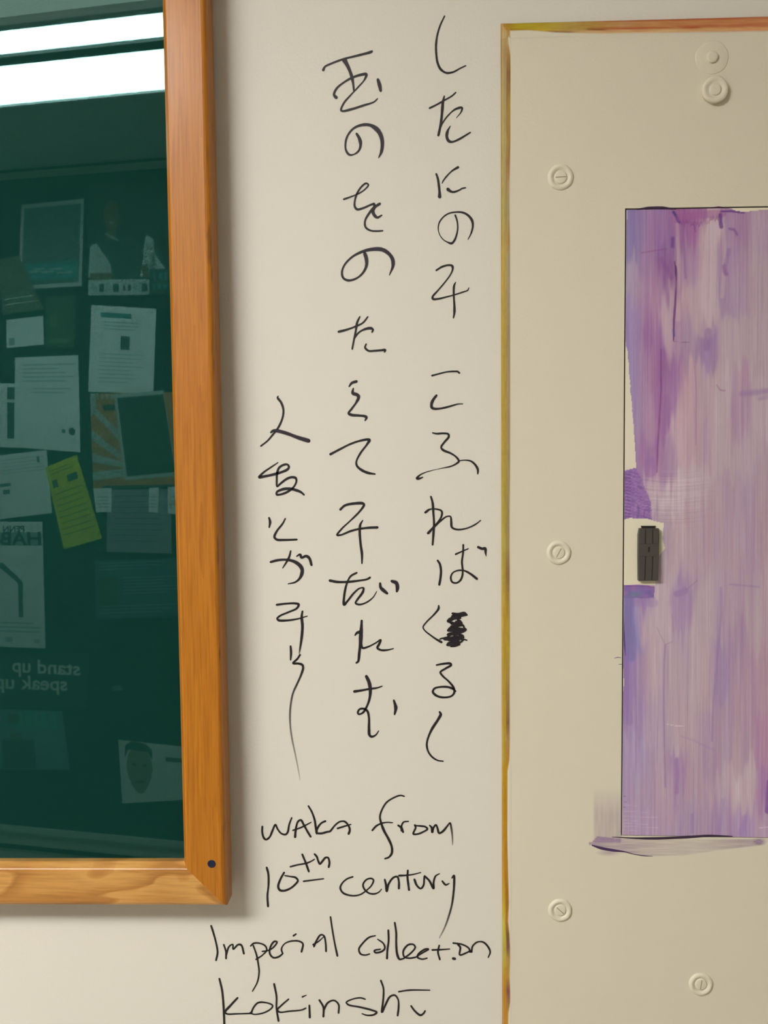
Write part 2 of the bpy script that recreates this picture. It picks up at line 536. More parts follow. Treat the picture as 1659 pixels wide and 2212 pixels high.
notice('brown_flyer', 'paper', 'faint brown flyer mirrored above the small white card',
       [(-5, 560), (40, 552), (95, 668), (5, 680)], pm('print_umber', (0.13, 0.10, 0.07)), [('printed_text', pm('print_faint', (0.46, 0.48, 0.46)), [(.1, .72, .9, .74), (.1, .82, .95, .84)])])
notice('back_sheet', 'paper', 'white sheet with a dark block, mostly covered, mirrored at the far left',
       [(-30, 828), (60, 828), (60, 968), (-30, 965)], M['paper'], [('block', darkp, [(.5, .06, .72, .25), (.5, .30, .72, .86)])])
notice('tall_sheet', 'paper', 'tall pale blue-green printed sheet with two dark dots, mirrored left of the orange poster',
       [(32, 772), (169, 767), (173, 977), (30, 966)], M['paper'],
       [('printed_text', pm('print_faint', (0.46, 0.48, 0.46)), lines(.12, .95, .08, .30, 5) + lines(.25, .95, .34, .42, 2)), ('dot', darkp, [ell(.88, .79, .05, .04, 18, 0), ell(.75, .79, .03, .022, 18, 0)])])
notice('lined_sheet', 'paper', 'white typed sheet overlapped by the yellow leaflet, mirrored at the left edge',
       [(-40, 988), (100, 972), (112, 1108), (-35, 1126)], M['paper'], [('printed_text', pm('print_faint', (0.46, 0.48, 0.46)), lines(.3, .95, .08, .35, 5, .2)), ('mark', darkp, [(.84, .09, .88, .18), (.25, .45, .42, .50), (.3, .55, .4, .62)])])
notice('sunray_poster', 'poster', 'orange and white sunray poster half hidden by a dark sheet, mirrored by the stile',
       [(194, 850), (395, 846), (396, 1052), (201, 1056)], orange,
       [('ray', palew, [(0, 0, .06, 0, .06, .15, 0, .25), (.0, .18, .05, .15, .3, .4, .3, .5), (0, .38, .3, .62, .3, .70, 0, .48), (0, .62, .32, .72, .32, .78, 0, .72), (0, .82, .34, .80, .34, .88, 0, .92)]),
        ('lettering', palew, [(.07, 0.0, .09, .07), (.12, .02, .14, .07), (.17, 0.0, .19, .07), (.22, .02, .25, .07)]), ('print', darkp, [(.14, .12, .3, .18), (.1, .97, 1, 1.0)])])
notice('dark_sheet', 'paper', 'dark green sheet with a thin white border pinned over the orange sunray poster',
       [(245, 852), (353, 843), (382, 1028), (268, 1038)], palew, [('print', pm('print_forest', (0.02, 0.03, 0.025)), [(.06, .045, .98, .955)])])
notice('lilac_sheet', 'paper', 'lilac-grey sheet held by white tags, mirrored below the orange sunray poster',
       [(231, 1058), (368, 1056), (371, 1196), (230, 1192)], pm('print_lilac', (0.30, 0.25, 0.30)), [('printed_text', darkp, lines(.1, .9, .1, .9, 9, .12))])
for q, lab in (([(201, 1055), (241, 1054), (240, 1106), (207, 1107)], 'white hanging tag at the left end of the tag row, mirrored in the glass'),
          ([(322, 1054), (343, 1053), (341, 1108), (321, 1106)], 'narrow white hanging tag in the middle of the tag row, mirrored in the glass'),
          ([(362, 1052), (392, 1050), (392, 1112), (362, 1110)], 'white hanging tag nearest the wooden stile, mirrored in the glass')):
    t, off = notice('paper_tag', 'tag', lab, q, M['paper'], [('printed_text', pm('print_faint', (0.46, 0.48, 0.46)), lines(.15, .85, .35, .9, 4, .3))])
    t['group'] = 'white tags below the sunray poster'
notice('yellow_leaflet', 'paper', 'tilted yellow leaflet, brightest notice mirrored in the glass',
       [(97, 1010), (165, 982), (220, 1163), (138, 1187)], pm('paper_yellow', (0.62, 0.60, 0.015)), [('printed_text', pm('print_yolk', (0.30, 0.30, 0.03)), lines(.1, .95, .06, .14, 2) + lines(.08, .95, .34, .9, 8, .2)), ('logo', darkp, [(.1, .18, .25, .27), (.55, .18, .85, .26)])])
t, off = notice('house_poster', 'poster', 'white poster with a dark house outline, mirrored at the left edge of the glass',
       [(-60, 1127), (91, 1127), (98, 1401), (-60, 1395)], M['paper'],
       [('band', greyp, [(.35, .085, .985, .19)]),
        ('house_outline', pm('print_house', (0.07, 0.08, 0.07)), [(.34, .345, .42, .325, .70, .475, .66, .50), (.42, .325, .38, .39, .06, .50, .02, .475), (.64, .48, .705, .48, .70, .76, .64, .76), (.05, .48, .10, .48, .10, .76, .05, .76)]),
        ('printed_text', pm('print_faint', (0.46, 0.48, 0.46)), lines(.3, .95, .80, .90, 3) + [(.45, .92, .55, .96), (.85, .93, .92, .96)])])
btext('lettering', 'HAB', (88, 1177), (0, 1177), 28, darkp, t, off + .0012)
btext('lettering', 'PENN', (52, 1149), (6, 1149), 13, darkp, t, off + .0012)
notice('navy_sheet', 'paper', 'dark blue sheet with faint lines of print, mirrored below the lilac sheet',
       [(204, 1212), (395, 1205), (395, 1332), (206, 1338)], pm('print_navy', (0.055, 0.10, 0.14)), [('printed_text', pm('print_navylight', (0.28, 0.36, 0.40)), lines(.05, .8, .04, .2, 3, .2) + lines(.32, .95, .3, .62, 6, .25) + lines(.05, .95, .78, .95, 3, .2)), ('picture', pm('print_olive', (0.08, 0.09, 0.05)), [(.05, .3, .25, .78)])])
t, off = notice('slogan_poster', 'poster', 'dark poster with pale slogan lettering, mirrored low in the glass',
       [(-80, 1412), (192, 1412), (190, 1530), (-80, 1528)], pm('print_ink', (0.028, 0.034, 0.036)))
pl = pm('print_slogan', (0.70, 0.70, 0.66))
for wd_, pa, pb in (('stand', (173, 1459), (81, 1454)), ('up', (66, 1453), (26, 1451)), ('speak', (145, 1492), (44, 1488)), ('up', (31, 1488), (-12, 1486))):
    btext('lettering', wd_, pa, pb, 29, pl, t, off + .001)
notice('blue_poster', 'poster', 'dim blue poster with teal capitals and a figure, mirrored below the slogan poster',
       [(-30, 1532), (134, 1536), (150, 1663), (-30, 1662)], pm('print_teal2', (0.13, 0.26, 0.30)),
       [('capitals', pm('print_seagreen', (0.06, 0.42, 0.28)), [(.42, .02, .47, .3), (.52, .02, .57, .3), (.62, .02, .67, .3), (.72, .02, .77, .3), (.85, .02, .9, .3)]), ('figure', pm('print_umber', (0.13, 0.10, 0.07)), [(.28, .08, .42, .22), (.3, .38, .45, .5)]), ('shade', darkp, [(.2, .5, .6, .98)])])
notice('face_card', 'card', 'pale card with a brown face, mirrored in the bottom right corner of the glass',
       [(255, 1598), (400, 1614), (400, 1728), (264, 1736)], M['paper'],
       [('face', pm('print_face', (0.36, 0.27, 0.21)), [ell(.30, .46, .20, .40)]), ('hair', darkp, [(.08, .28, .10, .08, .20, .0, .40, .02, .50, .12, .50, .30, .44, .16, .14, .14)]), ('eye', darkp, [ell(.22, .38, .03, .025), ell(.38, .39, .03, .025)]), ('mouth', skin, [ell(.30, .66, .07, .025)]), ('printed_text', skin, [(.7, .22, .98, .30)])])
notice('pinned_scrap', 'card', 'tiny pale scrap mirrored below the navy sheet',
       [(243, 1482), (262, 1480), (266, 1492), (241, 1492)], pm('print_scrap', (0.2, 0.24, 0.22)))

# ------------------------------------------------------------------ wooden display case
Pin = p2w(398, 1861, GLASS_Y)
Ptop = p2w(351, 0, GLASS_Y)
Plft = p2w(0, 1861, GLASS_Y)
V = (Ptop - Pin).normalized()
Uv = (Pin - Plft).normalized()
WF = (p2w(498, 1861, -(FACE - .022)) - Pin).dot(Uv) ; WB = (Pin - p2w(398, 1956, -(FACE - .003))).dot(V)
print('CASE', V, Uv, WF, WB, 'nonortho', V.dot(Uv))
WF = (WF + WB) / 2 if abs(WF - WB) < .004 else WF
HIN, WIN = 1.02, 0.62
case = empty('display_case', Vector((Pin.x - .3, 0, Pin.z - WF)), 'oak-framed glass display case with an empty dark green backing, at the left', 'display case')


def cpt(u, v, d):
    """case coordinates: u right of the inner corner, v up, d out from the wall"""
    p = Pin + Uv * u + V * v
    return Vector((p.x, -d, p.z))


def prof(Wd):
    pr = [(0.0, FACE - .015), (0.0, FACE - .0075), (0.0008, FACE - .0062), (0.004, FACE - 0.0006), (0.0050, FACE)]
    r = 0.0055
    for k in range(0, 6):
        a = math.pi / 2 * k / 5
        pr.append((Wd - r + r * math.sin(a), FACE - r + r * math.cos(a)))
    pr += [(Wd, FACE - .026), (0.006, FACE - .026), (0.006, FACE - .015)]
    return pr


def rail(name, P, mat, e0, e1, seg=1):
    """P(a, t, d): a outward, t along 0..1 ; e0/e1 handled in P"""
    pr = prof(WF)
    n = len(pr); v = []; f = []
    for q in range(seg + 1):
        for (a, d) in pr: v.append(P(a, q / seg, d))
    for q in range(seg):
        for k in range(n):
            j = (k + 1) % n
            f.append((q*n+k, q*n+j, (q+1)*n+j, (q+1)*n+k))
    f.append(tuple(range(n))); f.append(tuple(seg*n + k for k in range(n))[::-1])
    o = obj(name, v, f, mat, case)
    fix_normals(o)
    return o


o = rail('stile', lambda a, t, d: cpt(a, -a + (HIN + 2*a) * t, d), M['wood_v'], 0, 0, 1)
o.data.materials.append(M['wood_s'])
for p in o.data.polygons:      # worn outer edge
    c = p.center; uu = (Vector((c.x, Pin.y, c.z)) - Pin).dot(Uv)
    if uu > WF - 0.0062: p.material_index = 1
rail('stile', lambda a, t, d: cpt(-WIN - a, -a + (HIN + 2*a) * t, d), M['wood_v'], 0, 0)
rail('rail', lambda a, t, d: cpt(-WIN - a + (WIN + 2*a) * t, -a, d), M['wood_h'], 0, 0)
rail('rail', lambda a, t, d: cpt(-WIN - a + (WIN + 2*a) * t, HIN + a, d), M['wood_h'], 0, 0)
b = MB(); b.quadbox(*[cpt(u, v, FACE - .0115) for (u, v) in ((-WIN - .0055, -.0055), (.0055, -.0055), (.0055, HIN + .0055), (-WIN - .0055, HIN + .0055))], (0, -1, 0), 0.0035)
fix_normals(b.build('glass_pane', M['glass'], case))
b = MB(); b.quadbox(*[cpt(u, v, .006) for (u, v) in ((-WIN - .0045, -.0045), (.0045, -.0045), (.0045, HIN + .0045), (-WIN - .0045, HIN + .0045))], (0, -1, 0), 0.006)
b.build('backing_board', M['green'], case)
e_ = WF - .012
for (ua, ub, va, vb) in ((.005, e_, -e_, HIN + e_), (-WIN - e_, -WIN - .005, -e_, HIN + e_), (-WIN - .005, .005, -e_, -.005), (-WIN - .005, .005, HIN + .005, HIN + e_)):
    b = MB(); b.quadbox(cpt(ua, va, .0003), cpt(ub, va, .0003), cpt(ub, vb, .0003), cpt(ua, vb, .0003), (0, -1, 0), FACE - .0263)
    b.build('carcass_side', M['wood_v'], case)
sp = p2w(457, 1866, -FACE)
b = MB(); b.lathe(sp, [(0.0040, -0.0005), (0.0040, 0.0002), (0.0036, 0.0006), (0.0026, 0.0007), (0.0022, 0.0002), (0.0, 0.0002)], 24)
tag(fix_normals(b.build('corner_screw', M['plug'], case)), label='navy blue screw head in the bottom right corner')

# ------------------------------------------------------------------ electrical panel
CY = -0.0050
O = p2w(1353.5, 453, CY); OB = p2w(1344.0, 1804, CY); OR_ = p2w(1659, 446.5, CY); BR = p2w(1659, 1811, CY)
PV = (O - OB).normalized()
PU = ((OR_ - O).normalized() + (BR - OB).normalized()).normalized()
DH = (O - OB).length
print('PANEL', PV, PU, DH, PV.dot(PU))
DW = 0.165


def ppt(u, v, y):
    p = OB + PU * u + PV * v
    return Vector((p.x, y, p.z))


def puv(px, py, y=CY):
    p = p2w(px, py, y) - OB
    # solve p = u PU + v PV in xz
    A = np.array([[PU.x, PV.x], [PU.z, PV.z]])
    s = np.linalg.solve(A, np.array([p.x, p.z]))
    return float(s[0]), float(s[1])


uL = (puv(1101, 300)[0] + puv(1101, 1500)[0]) / 2         # inner border of the edge strip
uO = (puv(1083, 300, -0.001)[0] + puv(1082.5, 1500, -0.001)[0]) / 2   # outer border
vT = (puv(1110, 68)[1] + puv(1650, 67)[1]) / 2
vO = (puv(1090, 49.5, -.001)[1] + puv(1655, 37, -.001)[1]) / 2
vBt = puv(1500, 2262)[1]; uRt = DW + (-uL)
print('uL', uL, uO, vT, vO, vBt)
pan = empty('electrical_panel', ppt(0.08, vBt, 0), 'cream electrical panel with a purple marker-painted door and yellow edges, at the right', 'electrical panel')
gl_, gt_, gb_ = 0.0013, 0.0013, 0.0006
hu0, hu1, hv0, hv1 = -gl_, DW + gl_, -gb_, DH + gt_
b = MB()
yb = -0.0008
def pq(b, u0, u1, v0, v1, y0, y1):
    b.quadbox(ppt(u0, v0, y0), ppt(u1, v0, y0), ppt(u1, v1, y0), ppt(u0, v1, y0), (0, 1, 0), y1 - y0)
# one-piece face with a door opening
ou = [uL, hu0, hu1, uRt]; ov = [vBt, hv0, hv1, vT]
vv = []; ff = []
for y in (CY, yb):
    for j in range(4):
        for i in range(4): vv.append(ppt(ou[i], ov[j], y))
for j in range(3):
    for i in range(3):
        if i == 1 and j == 1: continue
        a = j*4 + i
        ff.append((a, a+1, a+5, a+4)); ff.append((a+16, a+20, a+21, a+17))
def wallf(a, c): ff.append((a, c, c+16, a+16))
for i in range(3): wallf(i, i+1); wallf(12+i, 13+i); wallf(i*4, i*4+4); wallf(i*4+3, i*4+7)
wallf(5, 6); wallf(9, 10); wallf(5, 9); wallf(6, 10)
fix_normals(obj('cover', vv, ff, M['cover'], pan))
b = MB(); pq(b, hu0 - .004, hu1 + .004, hv0 - .004, hv1 + .004, -0.0007, -0.0002)
b.build('inner_box', M['dark'], pan)


def vnoise(x, y, seed):
    r = np.random.RandomState(seed).rand(257, 257)
    x = np.asarray(x, float) % 256; y = np.asarray(y, float) % 256
    xi = np.floor(x).astype(int); yi = np.floor(y).astype(int)
    fx_ = x - xi; fy = y - yi
    fx_ = fx_*fx_*(3-2*fx_); fy = fy*fy*(3-2*fy)
    return (r[xi, yi]*(1-fx_)*(1-fy) + r[xi+1, yi]*fx_*(1-fy) + r[xi, yi+1]*(1-fx_)*fy + r[xi+1, yi+1]*fx_*fy)


def segdist(X, Y, pts):
    """distance to polyline, and parameter 0..1 along"""
    best = np.full(X.shape, 1e9); par = np.zeros(X.shape)
    L_ = [0]
    for k in range(len(pts)-1): L_.append(L_[-1] + math.hypot(pts[k+1][0]-pts[k][0], pts[k+1][1]-pts[k][1]))
    for k in range(len(pts)-1):
        ax, ay = pts[k]; bx, by = pts[k+1]
        dx, dy = bx-ax, by-ay
        l2 = dx*dx + dy*dy + 1e-9
        t = np.clip(((X-ax)*dx + (Y-ay)*dy) / l2, 0, 1)
        d = np.hypot(X-ax-t*dx, Y-ay-t*dy)
        m_ = d < best
        best = np.where(m_, d, best); par = np.where(m_, (L_[k] + t*math.sqrt(l2)) / L_[-1], par)
    return best, par


def inpoly(X, Y, poly):
    ins = np.zeros(X.shape, bool); n = len(poly)
    for i in range(n):
        x1, y1 = poly[i]; x2, y2 = poly[(i+1) % n]
        c = ((y1 > Y) != (y2 > Y)) & (X < (x2-x1)*(Y-y1)/(y2-y1+1e-12) + x1)
        ins ^= c
    return ins


SAM = [(1358,480,112,100,150),(1375,470,118,100,150),(1400,470,140,105,148),(1430,490,135,95,145),(1450,520,120,80,135),(1370,520,118,102,150),(1400,560,140,105,145),(1440,580,118,74,128),(1440,600,112,66,120),
(1362,600,150,135,155),(1390,620,155,125,150),(1415,620,150,110,145),(1445,650,172,142,150),(1400,660,152,115,145),(1365,690,140,120,162),(1442,690,172,148,155),(1415,720,138,90,140),(1460,700,155,120,148),
(1480,470,140,80,130),(1500,485,142,85,138),(1530,510,182,165,155),(1500,560,158,125,150),(1475,560,150,118,145),(1530,600,178,158,155),(1530,660,178,158,155),(1500,660,170,145,150),(1570,560,150,120,150),(1570,620,150,125,150),(1600,600,158,132,148),(1640,600,165,145,150),(1640,500,160,135,150),(1600,480,148,115,145),
(1490,725,150,125,148),(1530,740,140,112,150),(1570,740,168,148,152),(1640,740,165,148,150),
(1372,800,140,125,160),(1395,800,150,115,148),(1415,800,148,100,140),(1430,800,122,72,128),(1455,820,140,100,145),(1480,850,178,148,152),(1520,850,168,145,150),(1560,860,172,155,152),(1600,880,160,132,148),(1640,900,172,155,155),
(1380,900,142,122,158),(1400,900,158,122,148),(1430,890,138,92,142),(1470,950,180,152,155),(1510,950,168,142,150),(1560,950,170,152,152),(1620,960,168,148,152),(1390,990,142,105,148),(1415,1000,138,95,145),(1440,1000,152,122,148),(1640,1050,160,138,148),
(1410,1040,182,165,160),(1450,1080,184,168,160),(1500,1060,175,158,155),(1360,1060,130,95,148),(1380,1100,132,98,148),(1500,1110,165,142,150),(1560,1100,162,140,150),(1620,1150,162,138,148),(1440,1160,165,145,150),(1470,1180,175,155,155),(1500,1220,165,142,150),(1430,1240,178,160,158),
(1380,1290,128,105,155),(1355,1340,110,95,160),(1365,1380,110,110,168),(1390,1340,172,152,160),(1425,1330,175,155,158),(1470,1300,158,132,155),(1480,1285,145,118,150),(1520,1330,172,155,152),(1565,1340,160,138,152),(1590,1400,152,128,150),(1640,1350,165,145,150),(1360,1440,132,105,155),(1385,1450,150,128,155),(1405,1450,172,150,158),(1460,1450,165,148,155),(1520,1450,172,152,150),(1555,1450,148,125,155),(1600,1470,160,135,150),(1650,1470,160,130,145),
(1360,1500,135,108,155),(1380,1540,145,125,158),(1410,1560,165,145,158),(1460,1560,168,148,155),(1500,1600,166,145,152),(1550,1600,158,135,152),(1600,1600,160,135,148),(1655,1600,160,120,145),(1370,1650,152,135,165),(1390,1700,155,135,155),(1430,1700,165,142,155),(1470,1680,150,122,155),(1490,1700,165,142,150),(1540,1650,155,132,150),(1560,1710,175,155,158),(1610,1710,180,162,160),(1655,1720,150,110,150),(1400,1780,162,140,162),(1500,1770,155,135,158),(1560,1760,155,130,158),(1610,1790,152,125,165),(1655,1780,170,145,160)]
CREAM = np.array([203, 196, 172.])


def door_paint(X, Y):
    num = np.zeros(X.shape + (3,)); den = np.zeros(X.shape)
    jx = X + (vnoise(X/6, Y/120, 3) - .5) * 9
    jy = Y + (vnoise(X/5, Y/60, 4) - .5) * 60
    for (sx, sy, r, g, b_) in SAM:
        wt = np.exp(-((jx-sx)/15)**2 - ((jy-sy)/34)**2) + 1e-7 * np.exp(-((jx-sx)/120)**2 - ((jy-sy)/120)**2) + 1e-14
        num += wt[..., None] * np.array([r, g, b_], float); den += wt
    C = num / den[..., None]
    C = C * .76 + np.array([163, 138, 158.]) * .24 + np.array([0, 0, 3.])
    st = (vnoise(X/1.5, Y/90, 11) - .5) * 15 + (vnoise(X/3.5, Y/130, 12) - .5) * 9 + (vnoise(X/9, Y/210, 13) - .5) * 7 + (vnoise(X/1.5, Y/9, 15) - .5) * 4
    C += st[..., None] * np.array([.75, 1.1, .5])
    hue = (vnoise(X/14, Y/160, 17) - .5) * 6
    C[..., 2] += hue; C[..., 0] -= hue * .5

    def blend(mask, col, mul=None):
        nonlocal C
        m_ = np.clip(mask, 0, 1)[..., None]
        C = C * (1 - m_) + np.array(col, float) * m_

    def line(pts, wd, col, op=1.0, soft=2.2, taper=0):
        d, p = segdist(X, Y, pts)
        ww = wd / 2 * (1 if not taper else (1 - taper * np.abs(2*p-1)**2))
        n_ = .75 + .5 * vnoise(X/2, Y/14, int(abs(pts[0][0]*7+pts[0][1])) % 999)
        blend(np.clip((ww - d) / soft + .5, 0, 1) * op * .88 * np.clip(n_, 0, 1.1), col)

    # horizontal brush lays near the latch
    sw = np.clip((Y-1010)/20, 0, 1) * np.clip((1150-Y)/40, 0, 1) * np.clip((X-1372)/25, 0, 1) * np.clip((1560-X)/90, 0, 1)
    arc = Y + (X-1450)**2 / 900.
    C += (sw * ((vnoise(X/60, arc/1.8, 21) - .5) * 22))[..., None] * np.array([1, 1, .8])
    # cream, unpainted wedge at the left
    for_p = inpoly(X + (vnoise(Y/6, Y*0, 31)-.5)*2, Y, [(1340,738),(1350,735),(1357,770),(1362,840),(1367,900),(1371,960),(1374,1010),(1360,1014),(1350,1017),(1340,1018)])
    blend(for_p * .95, CREAM)
    ed, _ = segdist(X, Y, [(1351,735),(1357,770),(1362,840),(1367,900),(1371,960),(1374,1008)])
    blend(np.clip(1 - ed/9, 0, 1) * .35 * (~for_p), (135, 118, 165))
    # purple block above the latch
    blk = inpoly(X, Y, [(1340,1020),(1352,1016),(1371,1011),(1383,1030),(1396,1060),(1406,1085),(1404,1121),(1340,1121)])
    tex = vnoise(X/3, Y/2.0, 41) * .5 + vnoise((X+Y*.6)/14, (Y-X*.35)/1.8, 42) * .6
    colb = np.array([130, 96, 150.])[None, None] + (tex[..., None] - .5) * np.array([60, 55, 40])
    m_ = (blk * .9)[..., None]; C = C * (1 - m_) + colb * m_
    for yy in range(1024, 1119, 7):
        line([(1351, yy), (1362, yy+2)], 2.5, (88, 58, 115), .75, 1)
    line([(1378,1092),(1380,1104),(1377,1118)], 5, (95, 65, 125), .6)
    line([(1391,1112),(1392,1103),(1400,1101),(1407,1103)], 2, (95, 65, 120), .8)
    line([(1384,1114),(1397,1118),(1406,1120)], 2.5, (95, 60, 125), .8)
    # unpainted cream round the latch
    lat = inpoly(X, Y, [(1340,1122),(1352,1121),(1363,1118.5),(1372,1121),(1400,1121),(1412,1125),(1434,1130),(1431,1165),(1437,1185),(1420,1205),(1415,1264),(1346,1263),(1340,1264)])
    blend(lat * 1.0, CREAM)
    # blue-violet block below, and the stripe down the left edge
    b2 = inpoly(X, Y, [(1340,1268),(1348,1264),(1380,1263.5),(1414,1268),(1413,1291),(1340,1290)])
    colb = np.array([122, 92, 148.]) + (vnoise(X/9, Y/8, 51) - .5)[..., None] * np.array([40, 10, -20])
    colb = colb + (np.exp(-((X-1372)/16)**2 - ((Y-1284)/8)**2))[..., None] * np.array([-25, 18, 22])
    m_ = (b2 * .95)[..., None]; C = C * (1 - m_) + colb * m_
    line([(1347,1266),(1380,1264),(1413,1268)], 2.5, (105, 55, 125), .7)
    line([(1342,1290),(1414,1292)], 2, (98, 68, 135), .6)
    line([(1344,1300),(1414,1303)], 16, (140, 112, 158), .45, 5)
    line([(1358,1296),(1361,1350),(1364,1420)], 19, (112, 105, 165), .75, 6)
    line([(1345,1310),(1346,1345),(1348,1380),(1351,1416)], 4.5, (66, 38, 105), .95, 1.2, .6)
    line([(1352,1412),(1354,1500),(1360,1560)], 14, (125, 98, 152), .5, 6)
    # marker accents
    line([(1455,458),(1461,468),(1467,480)], 6, (62, 45, 128), .9)
    line([(1453,515),(1453,532)], 8, (95,55,122), .7, 4)
    line([(1457,565),(1461,590),(1462,615),(1459,650),(1456,690),(1455,735)], 5, (85, 35, 98), .9, 1.5, .5)
    line([(1460,575),(1462,605)], 6, (72, 28, 88), .9, 1.5, .5)
    line([(1468,470),(1500,466),(1540,462),(1560,461)], 17, (140, 82, 132), .6, 4)
    yb_ = np.interp(X, [1466, 1480, 1510, 1540, 1557], [484, 486, 487, 479, 474]) + (vnoise(X/2.2, Y*0, 33) - .5) * 12
    rg = np.clip((X-1465)/3, 0, 1) * np.clip((1558-X)/3, 0, 1) * (Y > 455)
    blend(rg * np.clip((yb_ - Y)/3, 0, 1) * np.clip((Y-yb_+12)/10, 0, 1) * .6, (112, 58, 118))
    line([(1531,492),(1530,560),(1526,640),(1524,715)], 34, (184,164,160), .5, 9)
    line([(1562,486),(1565,560),(1560,640)], 9, (178,155,158), .6, 4)
    line([(1463,485),(1466,560),(1465,690)], 9, (180,158,160), .55, 3)
    line([(1430,640),(1440,690),(1447,800)], 16, (176,152,162), .45, 7, .95)
    rs = np.random.RandomState(5)
    for _k in range(90):
        xx = rs.uniform(1350, 1665); ya = rs.uniform(455, 1700); ln = rs.uniform(60, 340)
        if 1340 < xx < 1436 and ya + ln > 1110 and ya < 1270: continue
        lt = rs.rand() < .45
        line([(xx, ya), (xx - ln*.006 + rs.uniform(-1.5, 1.5), ya + ln)], rs.uniform(1, 2.6), (188,168,176) if lt else (118,84,136), rs.uniform(.12, .34), 1.4, .9)
    line([(1475,485),(1478,540),(1481,600)], 5, (125, 82, 138), .55, 2)
    line([(1500,486),(1502,500)], 4, (110, 60, 120), .6)
    line([(1557,457),(1580,456),(1608,460)], 5, (92, 45, 118), .95, 1.2, .4)
    line([(1556,464),(1556,478),(1558,490)], 8, (88, 48, 120), .9)
    line([(1576,494),(1586,496),(1592,507)], 5, (105,68,130), .7, 3)
    line([(1565,575),(1566,586),(1569,592)], 9, (120,76,136), .7, 4)
    line([(1575,540),(1568,570)], 9, (130, 95, 148), .5, 3)
    line([(1386,546),(1410,542),(1440,538)], 2.5, (120, 65, 115), .6)
    line([(1455,738),(1490,740)], 1.2, (95, 75, 110), .7, .8)
    line([(1455,712),(1456,725)], 5, (80, 70, 145), .7)
    line([(1430,560),(1450,600)], 10, (120, 75, 128), .5, 4)
    line([(1530,716),(1527,750)], 16, (130, 98, 145), .6, 5)
    line([(1428,755),(1428,840),(1425,900),(1421,960),(1419,1020)], 4, (112, 58, 112), .75, 1.8, .3)
    line([(1437,860),(1436,930)], 16, (138, 92, 145), .4, 6)
    line([(1404,1000),(1405,1018)], 26, (140, 100, 150), .5, 4)
    line([(1548,832),(1555,842),(1566,844)], 3, (125, 92, 130), .6)
    line([(1500,790),(1505,850),(1503,960)], 1.5, (125, 88, 118), .5)
    line([(1603,851),(1630,848),(1665,844)], 12, (134,104,150), .6, 7)
    line([(1665,856),(1640,862)], 8, (132, 102, 150), .4, 5)
    line([(1462,1283),(1470,1281),(1480,1276)], 14, (138, 110, 152), .7, 3)
    line([(1482,1274),(1506,1254)], 2, (125, 100, 138), .6)
    line([(1437,1395),(1435,1430),(1434,1500),(1435,1600),(1437,1700)], 4, (128, 100, 140), .55, 2)
    line([(1419,1355),(1428,1375),(1437,1393),(1452,1386)], 2, (135, 112, 140), .6, 1.5)
    line([(1452,1328),(1454,1365)], 2, (130, 110, 140), .4)
    line([(1557,1270),(1558,1330),(1553,1380),(1548,1440),(1541,1520),(1538,1600)], 5, (130, 105, 152), .5, 2.5)
    line([(1576,1262),(1640,1268)], 4, (135, 108, 150), .5, 2)
    line([(1440,1564),(1460,1568),(1479,1569)], 1.2, (205, 190, 200), .9, .7)
    line([(1462,1640),(1464,1680),(1462,1712)], 8, (135, 95, 150), .6, 3)
    line([(1470,1590),(1500,1600),(1545,1622)], 4, (140, 118, 155), .4, 3)
    line([(1662,1690),(1658,1752)], 12, (112, 68, 140), .8, 3)
    line([(1495,1760),(1495,1798)], 7, (130, 105, 155), .5, 3)
    line([(1560,1730),(1552,1795)], 10, (140, 115, 160), .4, 4)
    line([(1610,1765),(1600,1800)], 12, (145, 112, 168), .5, 5)
    line([(1638,1789),(1662,1786)], 1.5, (205, 195, 205), .7, .8)
    for k, yy in enumerate((1738,1752,1763,1771,1778,1785,1792)):
        line([(1347, yy), (1347+30+22*(k%3), yy+3)], 1.2, (185, 172, 190), .5, .8)
    for yy in (1720, 1731, 1744):
        line([(1347, yy), (1353, yy+1)], 1.2, (105, 75, 130), .7, .8)
    # thin bare edges
    blend(inpoly(X, Y, [(1567,445),(1670,440),(1670,452),(1627,455),(1609,458),(1590,455.5)]), CREAM)
    blend(np.clip((1357 - X) / 2, 0, 1) * (Y < 475) * .5, (190, 180, 190))
    blend(inpoly(X, Y, [(1340,1445),(1347,1445),(1348,1480),(1345,1500),(1340,1500)]) * .9, CREAM)
    C[..., 2] = np.clip(C[..., 2], C[..., 1] + np.where(C[..., 1] > 180, -40, 10), C[..., 0] + 36)
    return np.clip(C, 20, 240)


# door panel: thin box edge plus finely divided painted face
us = np.concatenate([np.arange(0, 0.1405, 0.00062), np.arange(0.142, DW, 0.004), [DW]])
vs = np.linspace(0, DH, 760)
UU, VV = np.meshgrid(us, vs)
DY = CY + 0.0004
PX = OB.x + PU.x*UU + PV.x*VV; PZ = OB.z + PU.z*UU + PV.z*VV
PP = np.stack([PX, np.full_like(PX, DY), PZ], -1)
qx, qy = w2p(PX, DY, PZ)
Cc = np.ones(PX.shape + (4,)); Cc[..., :3] = paintcol(door_paint(qx, qy)) * np.array([.98, 1.0, 1.04])
door = grid('door', PP, Cc, M['paint'], pan)
tag(door, label='panel door covered in streaky purple and lilac marker strokes')
# sides of the door sheet
b = MB(); pq(b, 0, DW, 0, DH, DY + 0.0001, DY + 0.0016); b.build('door_edge', M['cover'], pan)

